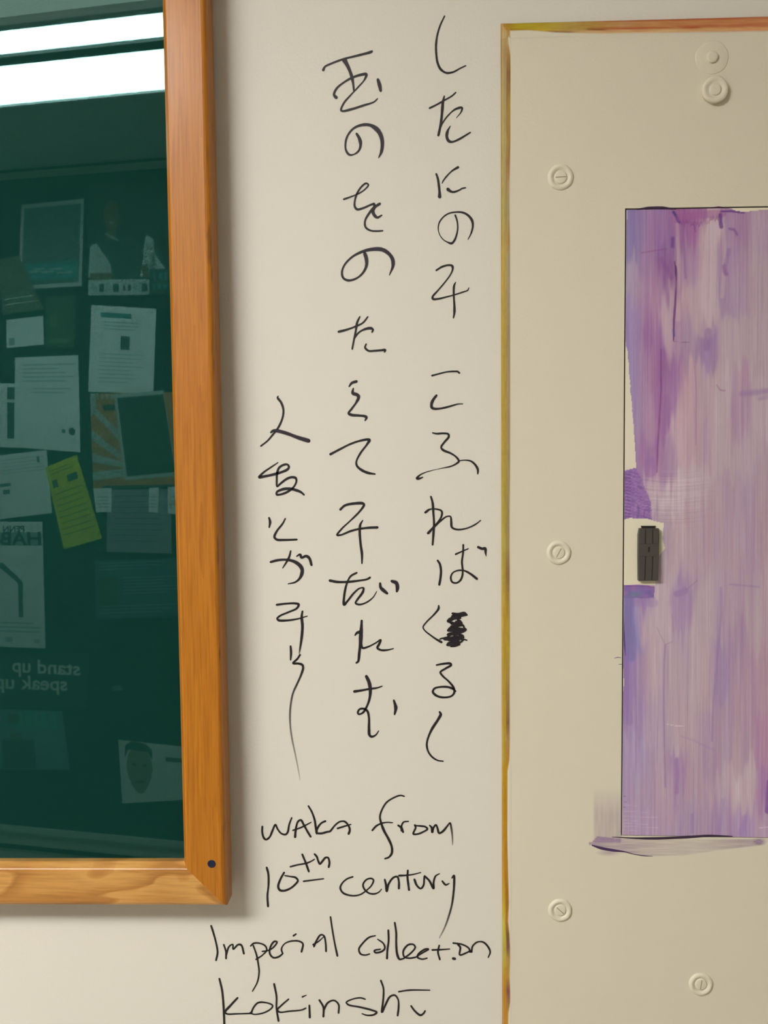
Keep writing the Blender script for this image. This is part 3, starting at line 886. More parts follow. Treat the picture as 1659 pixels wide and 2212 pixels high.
# slam latch
lc = p2w(1401, 1198, CY)
def lp(px, py, y): return p2w(px, py, y)
LY0, LY1 = DY - 0.0002, DY - 0.0065
def pxbox(mb, q, y0, y1, shrink=0.0):
    a = [p2w(x, y, y1) for (x, y) in q]           # front face at its seen place
    bb = [Vector((p.x, y0, p.z)) for p in a]
    i = len(mb.v); mb.v += bb + a; n = len(q)
    mb.f.append(tuple(range(i, i+n))); mb.f.append(tuple(range(i+n, i+2*n))[::-1])
    for k in range(n):
        j = (k+1) % n
        mb.f.append((i+k, i+k+n, i+j+n, i+j))
b = MB()
# body in ribs, leaving two real grooves
XS = [(1380.5, 1394.2), (1396.2, 1410.2), (1412.2, 1423.5)]
pxbox(b, [(1381.5,1141.5),(1423.5,1141.5),(1424,1157),(1423.5,1200),(1422,1254.5),(1379,1254.5),(1378.5,1200),(1379,1156)], LY0, LY1 + 0.0012)
def ribs(mb, y0, y1, dx):
    pxbox(mb, [(1380.8,y0),(1393.8,y0),(1393.4+dx,y1),(1379.6,y1)], LY1 + .0012, LY1)
    pxbox(mb, [(1396.4,y0),(1409.4,y0),(1409+dx,y1),(1395.8+dx,y1)], LY1 + .0012, LY1 + .0003)
    pxbox(mb, [(1412,y0),(1423.2,y0),(1422.2,y1),(1411.6+dx,y1)], LY1 + .0012, LY1)
ribs(b, 1143, 1175, 0); ribs(b, 1202, 1253.6, -1.2)
pxbox(b, [(1379.5,1175),(1423.2,1175),(1422.8,1202),(1379.3,1202)], LY1 + .0012, LY1 + .0001)
latch = fix_normals(b.build('latch', M['latch'], door))
tag(latch, label='charcoal slam latch with a keyhole')
bev = latch.modifiers.new('bevel', 'BEVEL'); bev.width = 0.0003; bev.segments = 2; bev.limit_method = 'ANGLE'
b = MB(); pxbox(b, [(1384.5,1136),(1416,1136),(1415,1140.5),(1386,1140.5)], LY0, LY0 - .0008)
pxbox(b, [(1399.3,1181.5),(1404.2,1181.5),(1403.8,1186),(1403.2,1192.8),(1400.2,1192.8),(1400,1188)], LY1 + .0002, LY1 - .0001)
fix_normals(b.build('slot', M['black'], door))

# marker-coloured edge strips of the cover
YT = [  # y, left colour, right colour, painted width px
 (30,(165,125,50),(165,125,50),24),(50,(165,125,50),(165,125,50),24),(66,(165,130,60),(165,130,60),22),(72,(165,138,72),(160,135,85),13),(95,(165,135,80),(170,140,95),15),(120,(160,128,75),(165,130,60),19),
 (160,(160,135,85),(150,105,45),20),(230,(165,142,88),(170,140,45),19),(300,(162,142,82),(160,125,60),19),(350,(158,138,80),(150,105,42),18),
 (400,(160,140,80),(165,135,90),17),(450,(158,142,72),(150,140,105),17),(520,(165,140,62),(160,125,70),18),(560,(170,140,55),(152,140,122),18),
 (700,(165,138,48),(150,132,112),18.5),(900,(165,138,52),(155,132,112),18.5),(1080,(160,140,62),(150,135,105),18.5),(1180,(165,150,72),(150,130,98),19),
 (1240,(165,145,65),(135,100,75),20),(1300,(175,145,62),(155,130,65),20),(1400,(170,140,50),(165,140,55),20),(1470,(170,140,58),(155,125,75),19),
 (1560,(170,142,52),(130,98,78),19),(1600,(172,145,62),(165,130,100),19),(1640,(172,145,65),(165,120,50),18),(1665,(172,132,30),(172,132,30),14),
 (1800,(172,128,22),(172,125,20),13),(1890,(175,130,25),(165,115,30),14.5),(1950,(185,150,45),(150,105,35),16),(1990,(185,170,75),(165,115,55),14),
 (2020,(180,170,80),(120,80,60),17),(2045,(172,155,85),(118,80,80),18),(2070,(175,155,80),(165,130,80),18),(2110,(178,135,50),(170,135,70),17),
 (2140,(175,125,40),(125,75,85),18),(2165,(178,130,45),(150,110,90),18),(2190,(178,125,45),(178,130,60),14),(2260,(175,125,45),(175,125,50),13)]
ty = np.array([r[0] for r in YT], float)
def tabi(k, y): return np.stack([np.interp(y, ty, [r[k][c] for r in YT]) for c in range(3)], -1)

nu = 16; nv = 1100
tt = np.linspace(0, 1, nu)
vv_ = np.linspace(vBt, vO, nv)
TT, VVl = np.meshgrid(tt, vv_)
Ul = uO + (uL + 0.0010 - uO) * TT
VVc = np.minimum(VVl, vO + 0 * VVl)
Yd = np.interp(TT, [0, .14, .8, 1], [-0.0009, -0.0042, CY - .0002, CY - .00012])
Vl = VVl
Yd = np.maximum(Yd, np.interp((vO - Vl) / (vO - vT), [0, .12, .8, 1], [-0.0009, -0.0042, CY - .0002, CY - .0003]))
LX = OB.x + PU.x*Ul + PV.x*Vl; LZ = OB.z + PU.z*Ul + PV.z*Vl
qx, qy = w2p(LX, Yd, LZ)
wd = np.interp(qy, ty, [r[3] for r in YT])
dpx = (qx - np.interp(qy, [0, 1000, 1250, 1740, 2212], [1083.5, 1083.2, 1081, 1082.8, 1084]))
fr = np.clip(dpx / np.maximum(wd, 1), 0, 1)
mixf = np.clip((fr - .52) / .12, 0, 1)[..., None]
Cl = tabi(1, qy) * (1 - mixf) + tabi(2, qy) * mixf
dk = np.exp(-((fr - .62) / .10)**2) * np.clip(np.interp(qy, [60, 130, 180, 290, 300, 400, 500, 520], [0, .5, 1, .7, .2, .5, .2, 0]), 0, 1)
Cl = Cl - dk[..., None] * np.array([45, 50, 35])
Cl += ((vnoise(qx/2, qy/30, 61) - .5) * 14 + (vnoise(qx/4, qy/7, 62) - .5) * 8)[..., None]
edge = np.clip((wd - dpx) / 1.5 + .5, 0, 1)[..., None]
CC = np.ones(LX.shape + (4,)); CC[..., :3] = paintcol(np.clip(Cl, 10, 240)) * np.array([.76, .76, .48]) * edge + np.array([.70, .66, .525]) * (1 - edge)
sideb = grid('edge_strip', np.stack([LX, Yd, LZ], -1), CC, M['paint'], pan)
tag(sideb, label='left edge strip coloured yellow and brown with marker')
# top strip
nu2 = 340
Us = np.concatenate([np.linspace(uO, puv(1700, 50)[0], nu2), np.linspace(puv(1712, 50)[0], uRt, 12)])
ts = np.linspace(0, 1, 24)
UU2, T2 = np.meshgrid(Us, ts)
V2 = vO + (vT - 0.0032 - vO) * T2
Y2 = np.interp(T2, [0, .12, .6, 1], [-0.0009, -0.0042, CY - .00022, CY - .00012])
mit = np.clip((UU2 - uO) / (uL - uO), 0, 1)     # slope down round the left corner
Y2 = np.maximum(Y2, np.interp(mit, [0, .14, .8, 1], [-0.0009, -0.0042, CY - .0003, CY - .0003])) - .00004
TXp = OB.x + PU.x*UU2 + PV.x*V2; TZp = OB.z + PU.z*UU2 + PV.z*V2
qx, qy = w2p(TXp, Y2, TZp)
top = np.interp(qx, [1085, 1659], [50, 37.5]); hgt = np.interp(qx, [1085, 1140, 1200, 1300, 1659], [18, 17.5, 24, 29, 31])
f2 = (qy - top) / hgt
xs_ = [1085, 1100, 1120, 1180, 1230, 1280, 1340, 1400, 1500, 1659]
upc = np.stack([np.interp(qx, xs_, c) for c in ([168,160,165,168,165,165,175,178,180,188],[125,130,150,148,140,132,135,128,125,125],[70,20,15,40,70,62,90,82,80,85])], -1)
loc = np.stack([np.interp(qx, xs_, c) for c in ([168,155,160,185,180,190,195,198,198,205],[125,120,130,160,150,160,168,165,160,150],[70,20,15,50,90,120,128,120,112,105])], -1)
m_ = np.clip((f2 - .62) / .12, 0, 1)[..., None]
Ct = upc * (1 - m_) + loc * m_
def add(col, cx, sx, cf, sf, op):
    global Ct
    a = (op * np.exp(-((qx - cx) / sx)**4) * np.exp(-((f2 - cf) / sf)**2))[..., None]
    Ct = Ct * (1 - a) + np.array(col, float) * a
add((118, 62, 25), 1290, 22, .62, .08, .9)
add((165, 78, 40), 1370, 75, .58, .09, .8)
add((160, 70, 42), 1490, 22, .58, .10, .8)
add((158, 72, 45), 1480, 190, .03, .07, .75)
add((168, 88, 55), 1560, 110, .52, .09, .6)
add((175, 80, 55), 1540, 140, .97, .045, .85)
add((110, 65, 35), 1210, 28, .95, .14, .9)
add((178, 110, 60), 1350, 60, .80, .06, .4)
Ct += ((vnoise(qx/30, qy/1.6, 71) - .5) * 22 + (vnoise(qx/9, qy/2.2, 72) - .5) * 8)[..., None] * np.array([.6, 1, .9])
bot = np.clip((1.0 - f2) * 8, 0, 1)
bot = bot * np.where((qx > 1106) & (qx < 1150), np.clip((68 - qy) / 1.5, 0, 1), 1)
lf_ = np.clip((1103 - qx) / 3, 0, 1) * np.clip((f2 - .55) / .2, 0, 1)
Ct = Ct * (1 - lf_[..., None]) + tabi(1, qy) * lf_[..., None]
bot = np.maximum(bot, lf_)[..., None]
CC = np.ones(TXp.shape + (4,)); CC[..., :3] = paintcol(np.clip(Ct, 10, 240)) * np.array([.86, .84, .76]) * bot + np.array([.70, .66, .525]) * (1 - bot)
topb = grid('edge_strip', np.stack([TXp, Y2, TZp], -1), CC, M['paint'], pan)
tag(topb, label='top edge strip fading from yellow to orange red')
b = MB(); pq(b, uRt, uRt + (uL - uO), vBt, vO, CY, yb); b.build('edge_strip', M['cover'], pan)
b = MB(); pq(b, uO, uRt + (uL - uO), vBt - .007, vBt, CY, yb); b.build('edge_strip', M['cover'], pan)


# cover screws
def screw(px, py, kind, ang, r=27):
    c = p2w(px, py, CY)
    mm = 0.93 / FPX * (r / 27.)
    rng = np.random.RandomState(int(px + py)); ph = rng.rand() * 6.28
    rim = lambda a: 0.012 * math.sin(3*a + ph) + 0.008 * math.sin(7*a)
    b = MB(); R = 27 * mm
    if kind == 'cup':
        pr = [(R*1.02, -.0005), (R*1.0, .0004), (R*.93, .0013), (R*.82, .0019), (R*.72, .0018), (R*.62, .0010), (R*.54, .0002), (R*.5, .0001), (0, .0001)]
    elif kind == 'disc':
        pr = [(R*1.26, -.0005), (R*1.25, .0001), (R*1.20, .0003), (R*.6, .0003), (0, .0003)]
    else:
        pr = [(R*.96, -.0005), (R*.98, .0030), (R*1.0, .0044), (R*.93, .0052), (R*.80, .0055), (R*.66, .0053), (R*.58, .0046), (R*.5, .0044), (0, .0044)]
    b.lathe(c, pr, 40, rim=rim)
    ring = fix_normals(b.build('cover_screw', M['cover'], pan, True))
    h0 = {'cup': .0001, 'disc': .0003, 'tall': .0044}[kind]
    hr = {'cup': .49, 'disc': .44, 'tall': .44}[kind]
    hh = {'cup': .0011, 'disc': .0022, 'tall': .0008}[kind]
    b = MB(); b.lathe(c - Vector((0, h0, 0)), [(R*hr, -.0001), (R*hr, hh*.6), (R*hr*.9, hh*.92), (R*hr*.6, hh), (0, hh)], 28)
    fix_normals(b.build('screw_head', M['cover'], ring, True))
    if ang is not None:
        a = math.radians(ang); dx = Vector((math.cos(a), 0, math.sin(a))); dz = Vector((-math.sin(a), 0, math.cos(a)))
        cc = c - Vector((0, h0 + hh, 0)); Ls = R*hr*.82; Ws = R*.035
        b = MB(); b.quadbox(cc - dx*Ls - dz*Ws, cc + dx*Ls - dz*Ws, cc + dx*Ls + dz*Ws, cc - dx*Ls + dz*Ws, (0, -1, 0), 0.00006)
        b.build('slot', M['slot'], ring)
    return ring
screw(1211, 383, 'cup', 2, 27); screw(1207, 1194, 'cup', 62, 26); screw(1210, 1966, 'cup', -42, 26)
screw(1514, 2126, 'cup', 82, 26); screw(1538, 124, 'disc', None, 27); screw(1542, 197, 'tall', None, 27)

# ------------------------------------------------------------------ marker strokes
def crom(P, n=7):
    P = [np.array(p, float) for p in P]
    if len(P) < 3:
        return [P[0] + (P[-1]-P[0]) * t for t in np.linspace(0, 1, 5)]
    Q = [2*P[0]-P[1]] + P + [2*P[-1]-P[-2]]
    out = []
    for i in range(1, len(Q)-2):
        p0, p1, p2, p3 = Q[i-1:i+3]
        # centripetal parametrisation keeps tight corners clean
        t0 = 0; t1 = t0 + max(np.linalg.norm(p1-p0), 1e-4)**.5; t2 = t1 + max(np.linalg.norm(p2-p1), 1e-4)**.5; t3 = t2 + max(np.linalg.norm(p3-p2), 1e-4)**.5
        for t in np.linspace(t1, t2, n, endpoint=False):
            A1 = (t1-t)/(t1-t0)*p0 + (t-t0)/(t1-t0)*p1; A2 = (t2-t)/(t2-t1)*p1 + (t-t1)/(t2-t1)*p2; A3 = (t3-t)/(t3-t2)*p2 + (t-t2)/(t3-t2)*p3
            B1 = (t2-t)/(t2-t0)*A1 + (t-t0)/(t2-t0)*A2; B2 = (t3-t)/(t3-t1)*A2 + (t-t1)/(t3-t1)*A3
            out.append((t2-t)/(t2-t1)*B1 + (t-t1)/(t2-t1)*B2)
    out.append(P[-1])
    return out


REG = {'A': (680, 20, 4.1475), 'B': (680, 340, 4.1475), 'C': (680, 660, 4.1475), 'D': (680, 1040, 4.1475), 'E': (680, 1290, 4.1475),
       'F': (520, 840, 5.53), 'G': (520, 1180, 4.2545), 'H': (540, 1700, 6.381), 'I': (740, 1700, 5.925), 'J': (440, 1950, 5.184),
       'K': (740, 1950, 4.879), 'L': (930, 1310, 16.59), 'Z': (0, 0, 1.0)}
INK = (0.007, 0.0055, 0.007); INKV = (0.030, 0.018, 0.040)


class Ink:
    def __init__(self, y): self.v, self.f, self.c, self.y = [], [], [], y

    def stroke(self, reg, s, wscale=1.0, col=None, fade=(1, 1)):
        x0, y0, k = REG[reg]
        part = s.split('|'); pts = [tuple(float(q) for q in p.split(',')) for p in part[0].split()]
        ws = [float(q) for q in part[1].split(',')] if len(part) > 1 else [4.0]
        pts = [(x0 + x / k, y0 + y / k) for x, y in pts]
        C = crom(pts); n = len(C)
        W = np.interp(np.linspace(0, 1, n), np.linspace(0, 1, len(ws)) if len(ws) > 1 else [0], ws) * wscale
        FA = np.interp(np.linspace(0, 1, n), np.linspace(0, 1, len(fade)), fade)
        rng = np.random.RandomState(int(pts[0][0]*13 + pts[0][1]) % 99999)
        W = W * (1 + .05 * np.convolve(rng.randn(n+4), np.ones(5)/2.2, 'valid')[:n])
        self.y -= 0.00001
        i0 = len(self.v); base = col or INK
        for i in range(n):
            d = C[min(i+1, n-1)] - C[max(i-1, 0)]; l = np.linalg.norm(d) + 1e-9
            nx, ny = -d[1]/l, d[0]/l; h = W[i] * 1.07 / 2
            mv = max(0, min(1, (W[i]-4.5)/4)) * .6
            cc = [base[q]*(1-mv) + INKV[q]*mv for q in range(3)] if col is None else list(base)
            for (sg, al) in ((-1.0, 0), (-.62, 1), (.62, 1), (1.0, 0)):   # soft felt-tip border
                self.v.append(p2w(C[i][0] + nx*h*sg*1.12, C[i][1] + ny*h*sg*1.12, self.y))
                self.c.append((*cc, FA[i] * (1.0 if al else 0.25)))
        for i in range(n-1):
            for q in range(3):
                a = i0 + i*4 + q
                self.f.append((a, a+4, a+5, a+1))
        for (i, sgn) in ((0, -1), (n-1, 1)):    # round caps
            d = C[min(i+1, n-1)] - C[max(i-1, 0)]; th = math.atan2(d[1], d[0]) + (math.pi if sgn < 0 else 0)
            h = W[i] / 2; ci = len(self.v)
            self.v.append(p2w(*C[i], self.y)); self.c.append((*base, FA[i]))
            for q in range(7):
                a = th - math.pi/2 + math.pi*q/6
                self.v.append(p2w(C[i][0] + h*math.cos(a)*.95, C[i][1] + h*math.sin(a)*.95, self.y)); self.c.append((*base, FA[i]))
            for q in range(6): self.f.append((ci, ci+1+q, ci+2+q))
        return self

    def build(self, name, parent, mat=None):
        o = obj(name, self.v, self.f, mat or M['ink'], parent)
        at = o.data.color_attributes.new('paint', 'FLOAT_COLOR', 'POINT')
        at.data.foreach_set('color', np.array(self.c, np.float32).reshape(-1))
        return o


IY = -0.00025
def writing(name, label, chars, cat='handwriting', part='character', group=None):
    first = chars[0][1].split('|')[0].split()[0].split(',')
    x0, y0, k = REG[chars[0][0]]
    t = empty(name, p2w(x0 + float(first[0])/k, y0 + float(first[1])/k, 0), label, cat, group)
    for ch in chars:
        ink = Ink(IY)
        for s in ch[1].split(';'):
            fade = (1, 1)
            if '~' in s: s, fs = s.split('~'); fade = [float(q) for q in fs.split(',')]
            reg = ch[0]
            ink.stroke(reg, s.strip(), ch[2] if len(ch) > 2 else 1.0, fade=fade)
        o = ink.build(part, t)
        if len(ch) > 3: o['label'] = ch[3]
    return t


writing('japanese_writing', 'long right-hand column of handwritten black Japanese script, nearest the electrical panel', [
 ('A', '1163,60 1125,140 1098,230 1086,320 1088,400 1100,480 1130,540 1180,570 1240,562 1300,530 1352,505|3,4,4.5,5,4,2.5'),
 ('A', '1028,886 1100,850 1170,810 1230,775 1263,745|4,3.5,3;1160,778 1148,830 1142,900 1132,1000 1120,1070 1107,1130|3,6,5,5;1120,1070 1150,1010 1200,945 1260,895 1318,882 1310,920 1268,972|3,3,3,5,3,1;1213,1047 1190,1090 1182,1140 1200,1180 1230,1188 1290,1165 1350,1130 1393,1103|2,6,6,4,4,3'),
 ('B', '1088,148 1102,190 1112,260 1118,320 1118,352|4,5,5,8;1283,88 1230,120 1180,170 1150,210 1140,232|5,3,3,2;1192,285 1210,300 1240,310 1290,295 1320,278 1350,272|7,5,3,3'),
 ('B', '1258,518 1275,570 1280,640 1268,700 1250,745 1225,770 1195,762 1150,735 1118,690 1106,640 1115,585 1150,535 1200,502 1260,490 1330,495 1380,525 1410,570 1415,620 1400,680 1372,735|4,3,4,5,2,2,3,3,4,5,4,1.5'),
 ('B', '1088,1012 1140,980 1200,965 1230,972 1235,1000 1215,1050 1160,1125 1100,1195 1055,1250 1060,1268 1100,1268 1180,1250 1260,1228 1330,1205 1370,1190 1380,1168|4,4,5,3,3,5,4,3,3,2;1262,1118 1248,1150 1245,1240 1250,1320 1250,1390 1242,1438|2,5,4,5,3'),
 ('C', '1050,628 1110,612 1180,595 1250,590 1280,592 1295,604|4,3,4,4;1090,805 1060,845 1045,885 1050,915 1075,925 1140,920 1220,900 1280,883 1325,881|5,6,6,5,4,3,2'),
 ('C', '1055,1140 1090,1148 1150,1145 1195,1152 1200,1175 1160,1225 1132,1270 1150,1295 1220,1325 1270,1360 1290,1395 1270,1415 1220,1440 1140,1457 1060,1475 990,1495 940,1520 915,1548 935,1550 968,1538|3,4,4,5,4,5,4,4,4,3,1,2,4,6,2;1295,1390 1350,1385 1400,1395 1440,1430 1460,1470 1460,1508|2,3,4,5,3'),
 ('D', '1040,135 1055,190 1062,280 1068,380 1062,480 1055,568|4,5,4,5,4;990,278 1030,250 1090,248 1135,265 1138,300 1110,360 1060,415 1015,463|5,3,4,4,5,5;1060,415 1120,360 1180,315 1215,315 1222,360 1228,410 1270,430 1340,425 1410,400 1460,370 1485,348|4,3,3,5,4,3,3,2'),
 ('D', '1100,708 1120,740 1130,800 1125,870 1115,925|4,5,5,5;1262,652 1310,630 1375,602|4,3,2.5;1330,568 1328,640 1318,720 1325,800 1320,850 1300,890 1265,910 1230,900 1218,860 1235,820 1280,798 1340,800 1390,825 1453,873|4,4,4,4,4,3,4,5;1463,588 1500,603 1525,600 1530,640 1535,670|5,6,5,1'),
 ('D', '1110,1112 1108,1140 1070,1190 1000,1260 970,1305 985,1335 1040,1380 1090,1415 1135,1440|3,5,3,3,3,3,4,4.5'),
 ('L', ';'.join(['780,250 1000,275 1220,245 1315,305|4,6,7,3', '1290,300 1100,330 800,340 770,375|5,6,6,4', '770,370 900,370 1080,345|5,5,5', '1070,420 850,430 680,470 620,530 700,560|4,6,7,5,5', '700,570 850,600 1050,600 1125,600|5,5,6,4', '760,410 900,400 1050,400|7', '980,480 1060,530 1110,600|5', '640,540 720,500 790,470|5', '920,560 1050,560 1100,620|7', '750,610 900,630 1080,640|6', '1100,645 1180,690 1200,760 1260,820|4', '1150,670 1000,690 900,730 700,780 620,865|5,6,7,6,5', '740,710 900,700 1060,670|5', '720,790 900,780 1150,810|5', '620,865 800,860 1050,860 1260,825|5,7,7,5', '700,840 900,850 1100,830|6', '1250,850 1100,910 850,920|5,7,6', '880,950 700,970 610,1010|5', '620,1010 800,990 1030,980|6', '335,1170 420,1140 500,1145 640,1110|3,3,6,6', '640,1050 700,1020|6', '500,1170 640,1160 840,1110 1160,1100|6,7,7,6', '1040,1010 1130,1050 1170,1110|6', '600,1160 800,1150 1120,1120|7', '650,1200 850,1190 1100,1150|6', '1300,1212 1200,1180 1120,1200|3,3,3', '1170,1200 1120,1250 1030,1310|4', '980,1220 800,1270 640,1330 600,1380|7,7,6,5', '640,1370 850,1310 1000,1270|7', '730,1425 900,1400 1020,1350|5,6,6', '750,1370 900,1340 1020,1310|6', '830,1050 980,1080|3']), 0.95, 'scribbled-out blot'),
 ('E', '1090,608 1150,597 1215,595 1220,608 1170,640 1125,672 1145,705 1200,755 1240,805 1250,850 1225,885 1160,898 1095,885 1058,850 1070,820 1120,805 1190,805 1235,820 1262,843|4,4,5,4,4,4,5,4,4,5,4,4,5,3'),
 ('E', '1118,1028 1128,1048 1105,1095 1050,1180 1015,1260 1003,1320 1015,1380 1050,1430 1100,1462 1150,1470|4,6,5,4,4,3.5,3'),
])
writing('japanese_writing', 'middle column of handwritten black Japanese script, beginning with a large tilted character', [
 ('A', '75,545 90,515 150,485 260,445 380,415 510,378 515,370|5,4,4,4,6,2;265,455 300,520 330,600 345,680 350,735|9,7,5,3;190,790 172,765 195,710 260,655 340,610 420,585 460,582 445,630 390,695 320,770 260,840 235,905 250,912 330,895 440,860 530,830 562,800|7,5,4,5,6,3,3,4,4,5,4,2;565,630 580,680 590,730|6,8,6'),
 ('A', '375,1115 400,1160 410,1210 395,1265 350,1300 310,1303 280,1265 275,1200 295,1130 350,1065 430,1035 500,1040 560,1080 595,1140 605,1210 595,1280 572,1330|5,7,5,3,5,4,4,5,7,9,8,7,2'),
 ('B', '260,375 330,350 400,320 450,285 480,245 460,232 420,260 380,320 360,380 358,440 380,465 430,455 500,425 530,415|4,3,3,4,4,4,5,4,5;530,415 535,440 520,480 535,520 560,538 600,518|5,7,7,3;582,415 530,450 480,510 450,570 455,625 500,655 560,660 608,657|6,5,4,4,4,3'),
 ('B', '447,860 462,910 462,970 430,1035 370,1085 300,1102 255,1080 243,1030 265,965 330,895 410,850 500,825 600,825 660,860 695,910 700,970 668,1055|7,7,5,4,5,5,4,4,5,7,8,8,7,2'),
 ('C', '213,235 290,215 370,185 430,155 475,100|5,4,4,3;403,100 380,150 368,220 350,310 335,390|3,5,4,4;350,300 390,245 440,215 500,203 520,215 512,240|3,4,6,3;460,345 450,375 480,405 540,405 600,400 630,398 625,415|3,5,4,5,4'),
 ('C', '308,725 330,695 372,680|3,5,6;345,742 340,785 380,800 392,820 370,870 330,925 303,965 330,980 390,985 450,993 462,1005 450,1030|3,7,7,4,4,6,5,6,3'),
 ('C', '140,1332 220,1290 320,1240 420,1208 488,1203 470,1240 410,1320 372,1400 380,1440 430,1480 480,1500 540,1510|5,4,4,6,4,4,5,6,3'),
 ('D', '228,252 270,215 350,198 430,197 440,210 400,270 320,350 240,425 200,480 230,480 320,445 400,425 480,415 560,412|5,5,6,4,3,4,4,4,6;430,348 408,385 402,450 410,560 422,650 422,735|2,5,5,5,3'),
 ('D', '135,888 200,900 290,900 400,888 470,875 495,860|6,5,4,4;375,818 320,850 285,920 265,1010 262,1105 290,1075 350,1000 400,958 435,955 430,990 380,1060 365,1090 400,1103 460,1085 520,1040 555,985|4,4,5,5,4,3,5,4,4,3,1.5;585,912 590,950 620,980 648,1003|4,7,5;690,893 730,910 740,950 735,985|6,8,5'),
 ('D', '420,1248 415,1340 408,1440 398,1540 388,1612 372,1625|5,7,6,5,4;360,1378 380,1355 410,1350|3,6,8;412,1380 415,1470 430,1492 480,1480 540,1450 590,1420 575,1460 560,1490 590,1510 650,1510 705,1497|8,5,4,3,5,5,4,2'),
 ('E', '355,845 420,835 490,822 560,812 603,797|6,4,4,2;462,710 485,760 497,830 490,910 465,980 430,1035 395,1048 385,1035 400,1005 440,1000 470,1020 485,1080 485,1180 490,1235 510,1250 545,1235 572,1198|7,7,5,4,4,4,5,5,6,4,2;708,925 725,990 715,1050|5,7,4'),
])
writing('japanese_writing', 'short left-hand column of handwritten black Japanese script ending in a long fading tail', [
 ('F', '448,85 440,105 480,160 508,240 505,320 475,410 430,490 380,550 320,620 240,683|2,5,4,4,4,4,3;360,520 390,500 440,502 560,535 680,580 810,620|4,7,7,8'),
 ('F', '445,880 370,930 270,1000 220,1055 260,1050 400,1020 500,990 560,960 575,935 560,905 520,905 460,940 435,1000 430,1080 435,1165 470,1135 550,1075 610,1055 655,1065 665,1100 640,1160 590,1210 500,1255 430,1262 430,1235 500,1200 580,1193 660,1210 720,1235 755,1265|2,4,6,5,5,4,5,4,4,5,5,4,5,4,6,6,4'),
 ('F', '338,1540 350,1590 340,1655|4,5,3;532,1550 500,1610 430,1700 402,1770 430,1800 520,1805 670,1800|3,4,5,5,4'),
 ('G', '275,145 340,128 430,125 500,145 550,185 565,225 545,290 500,330 435,345|5,5,6,8,7,4,2;460,42 440,110 385,200|3,5,2;515,92 545,75 558,105 600,90 630,110 650,172|3,5,5,6,5'),
 ('G', '330,538 420,527 500,525 532,535 515,570 440,605 360,640 335,665 350,680 420,682 520,668 612,642|4,4,5,4,4,5,4,2;567,598 560,650 567,740 558,850 545,940 538,985|4,6,5,3~1,1,1,.9,.5'),
 ('G', '458,918 462,980 458,1045|4,5,3;545,998 520,1035 480,1075 530,1078 565,1090 573,1115 555,1180 520,1260 480,1350 460,1450 452,1560 458,1680 475,1790 505,1930 530,2060 545,2150|4,4,5,5,4,4,4,3.5,3,2.5~1,1,1,.9,.85,.7,.6,.5,.35,.12'),
])
writing('english_writing', 'handwritten black words "waka from", the first English line below the Japanese', [
 ('H', '170,545 168,620 190,700 220,725 270,690 310,600 350,520 380,580 430,640 490,655 520,620 540,520 575,425|4,4,4,4,3.5,4.5,3.5'),
 ('H', '622,690 630,590 660,480 700,455 740,520 790,610 835,685|5,4,4,4.5;590,598 700,560 780,520 845,485|3,3.5,2'),
 ('H', '805,262 850,340 890,450 905,550 920,640|3.5,4,4.5,5;1040,470 980,500 930,570 920,630 980,640 1060,620 1105,612|4,4,4.5,4'),
 ('H', '1105,612 1180,520 1240,478 1300,475 1350,520 1375,590 1360,645|4,3.5,4,5;1205,572 1290,545 1390,515|4,3.5,2.5'),
 ('I', '790,120 740,108 650,140 560,200 500,300 478,380 490,450 530,560 590,670 630,770 628,850 590,900 540,918|3,3.5,3.5,4,5,5,4.5,3;380,555 430,500 500,465 570,453 640,457|4,4,3,2.5'),
 ('I', '712,492 750,520 775,578|4,4.5,4;755,560 755,500 780,450 845,440|4,3.5,2.5'),
 ('I', '925,488 935,520 905,600 960,602 1040,570 1085,538 1060,510 1000,500 925,495|4,4,4,3.5'),
 ('I', '1115,492 1140,520 1148,580 1160,530 1195,485 1215,530 1235,590 1280,570 1340,500 1375,460 1390,520 1405,640 1408,740|3.5,5,4,4,4.5,3.5,4,2~1,1,1,1,.4'),
], part='letter')
writing('english_writing', 'handwritten black words "10th century", the second English line', [
 ('H', '230,1110 252,1200 255,1350 240,1500 248,1645|4.5,4.5,4,5'),
 ('H', '470,1180 420,1270 388,1370 410,1420 470,1430 560,1395 635,1330 660,1290 630,1250 560,1235 480,1222|4,4.5,5,4,4,4,2.5'),
 ('H', '555,1100 650,1075 780,1050 850,1020 890,995|3.5,3.5,2.5;720,928 770,1050 810,1165|4,4.5'),
 ('H', '890,925 920,960 940,1020 965,1060 1000,1020 1040,975 1075,975 1095,1040 1085,1105|4,4.5,4.5,4,4.5'),
 ('H', '738,1300 880,1282 1015,1265|3.5,3,2.5'),
 ('I', '130,1150 60,1175 0,1225 -30,1290 0,1350 60,1380 150,1392 230,1375 300,1330|3.5,3.5,4,3.5,3'),
 ('I', '300,1330 370,1260 395,1190 360,1170 300,1190 262,1250 280,1310 340,1360 410,1368 465,1345 500,1305|3,3.5,3.5,4,3.5,2'),
 ('I', '540,1185 555,1250 565,1335 590,1240 650,1160 700,1150 720,1210 720,1300|4,5,4,4,4.5'),
 ('I', '722,1135 800,1132 900,1120 1000,1095|4,3.5,2;835,1068 830,1150 840,1240 850,1318|4,4.5,4.5'),
 ('I', '920,1185 950,1260 1000,1300 1035,1260 1045,1170 1050,1140|4.5,4,4,4'),
 ('I', '1050,1140 1110,1200 1165,1300 1165,1220 1190,1140 1240,1110|4,4.5,4,2.5'),
 ('I', '1275,1205 1320,1252 1365,1235|4,4,2;1400,1165 1425,1135 1428,1220 1420,1350 1400,1500 1360,1650 1310,1790 1240,1930|3,4.5,4.5,4.5,4,4,3.5,3~1,1,.95,.9,.75,.6,.3'),
], part='letter')
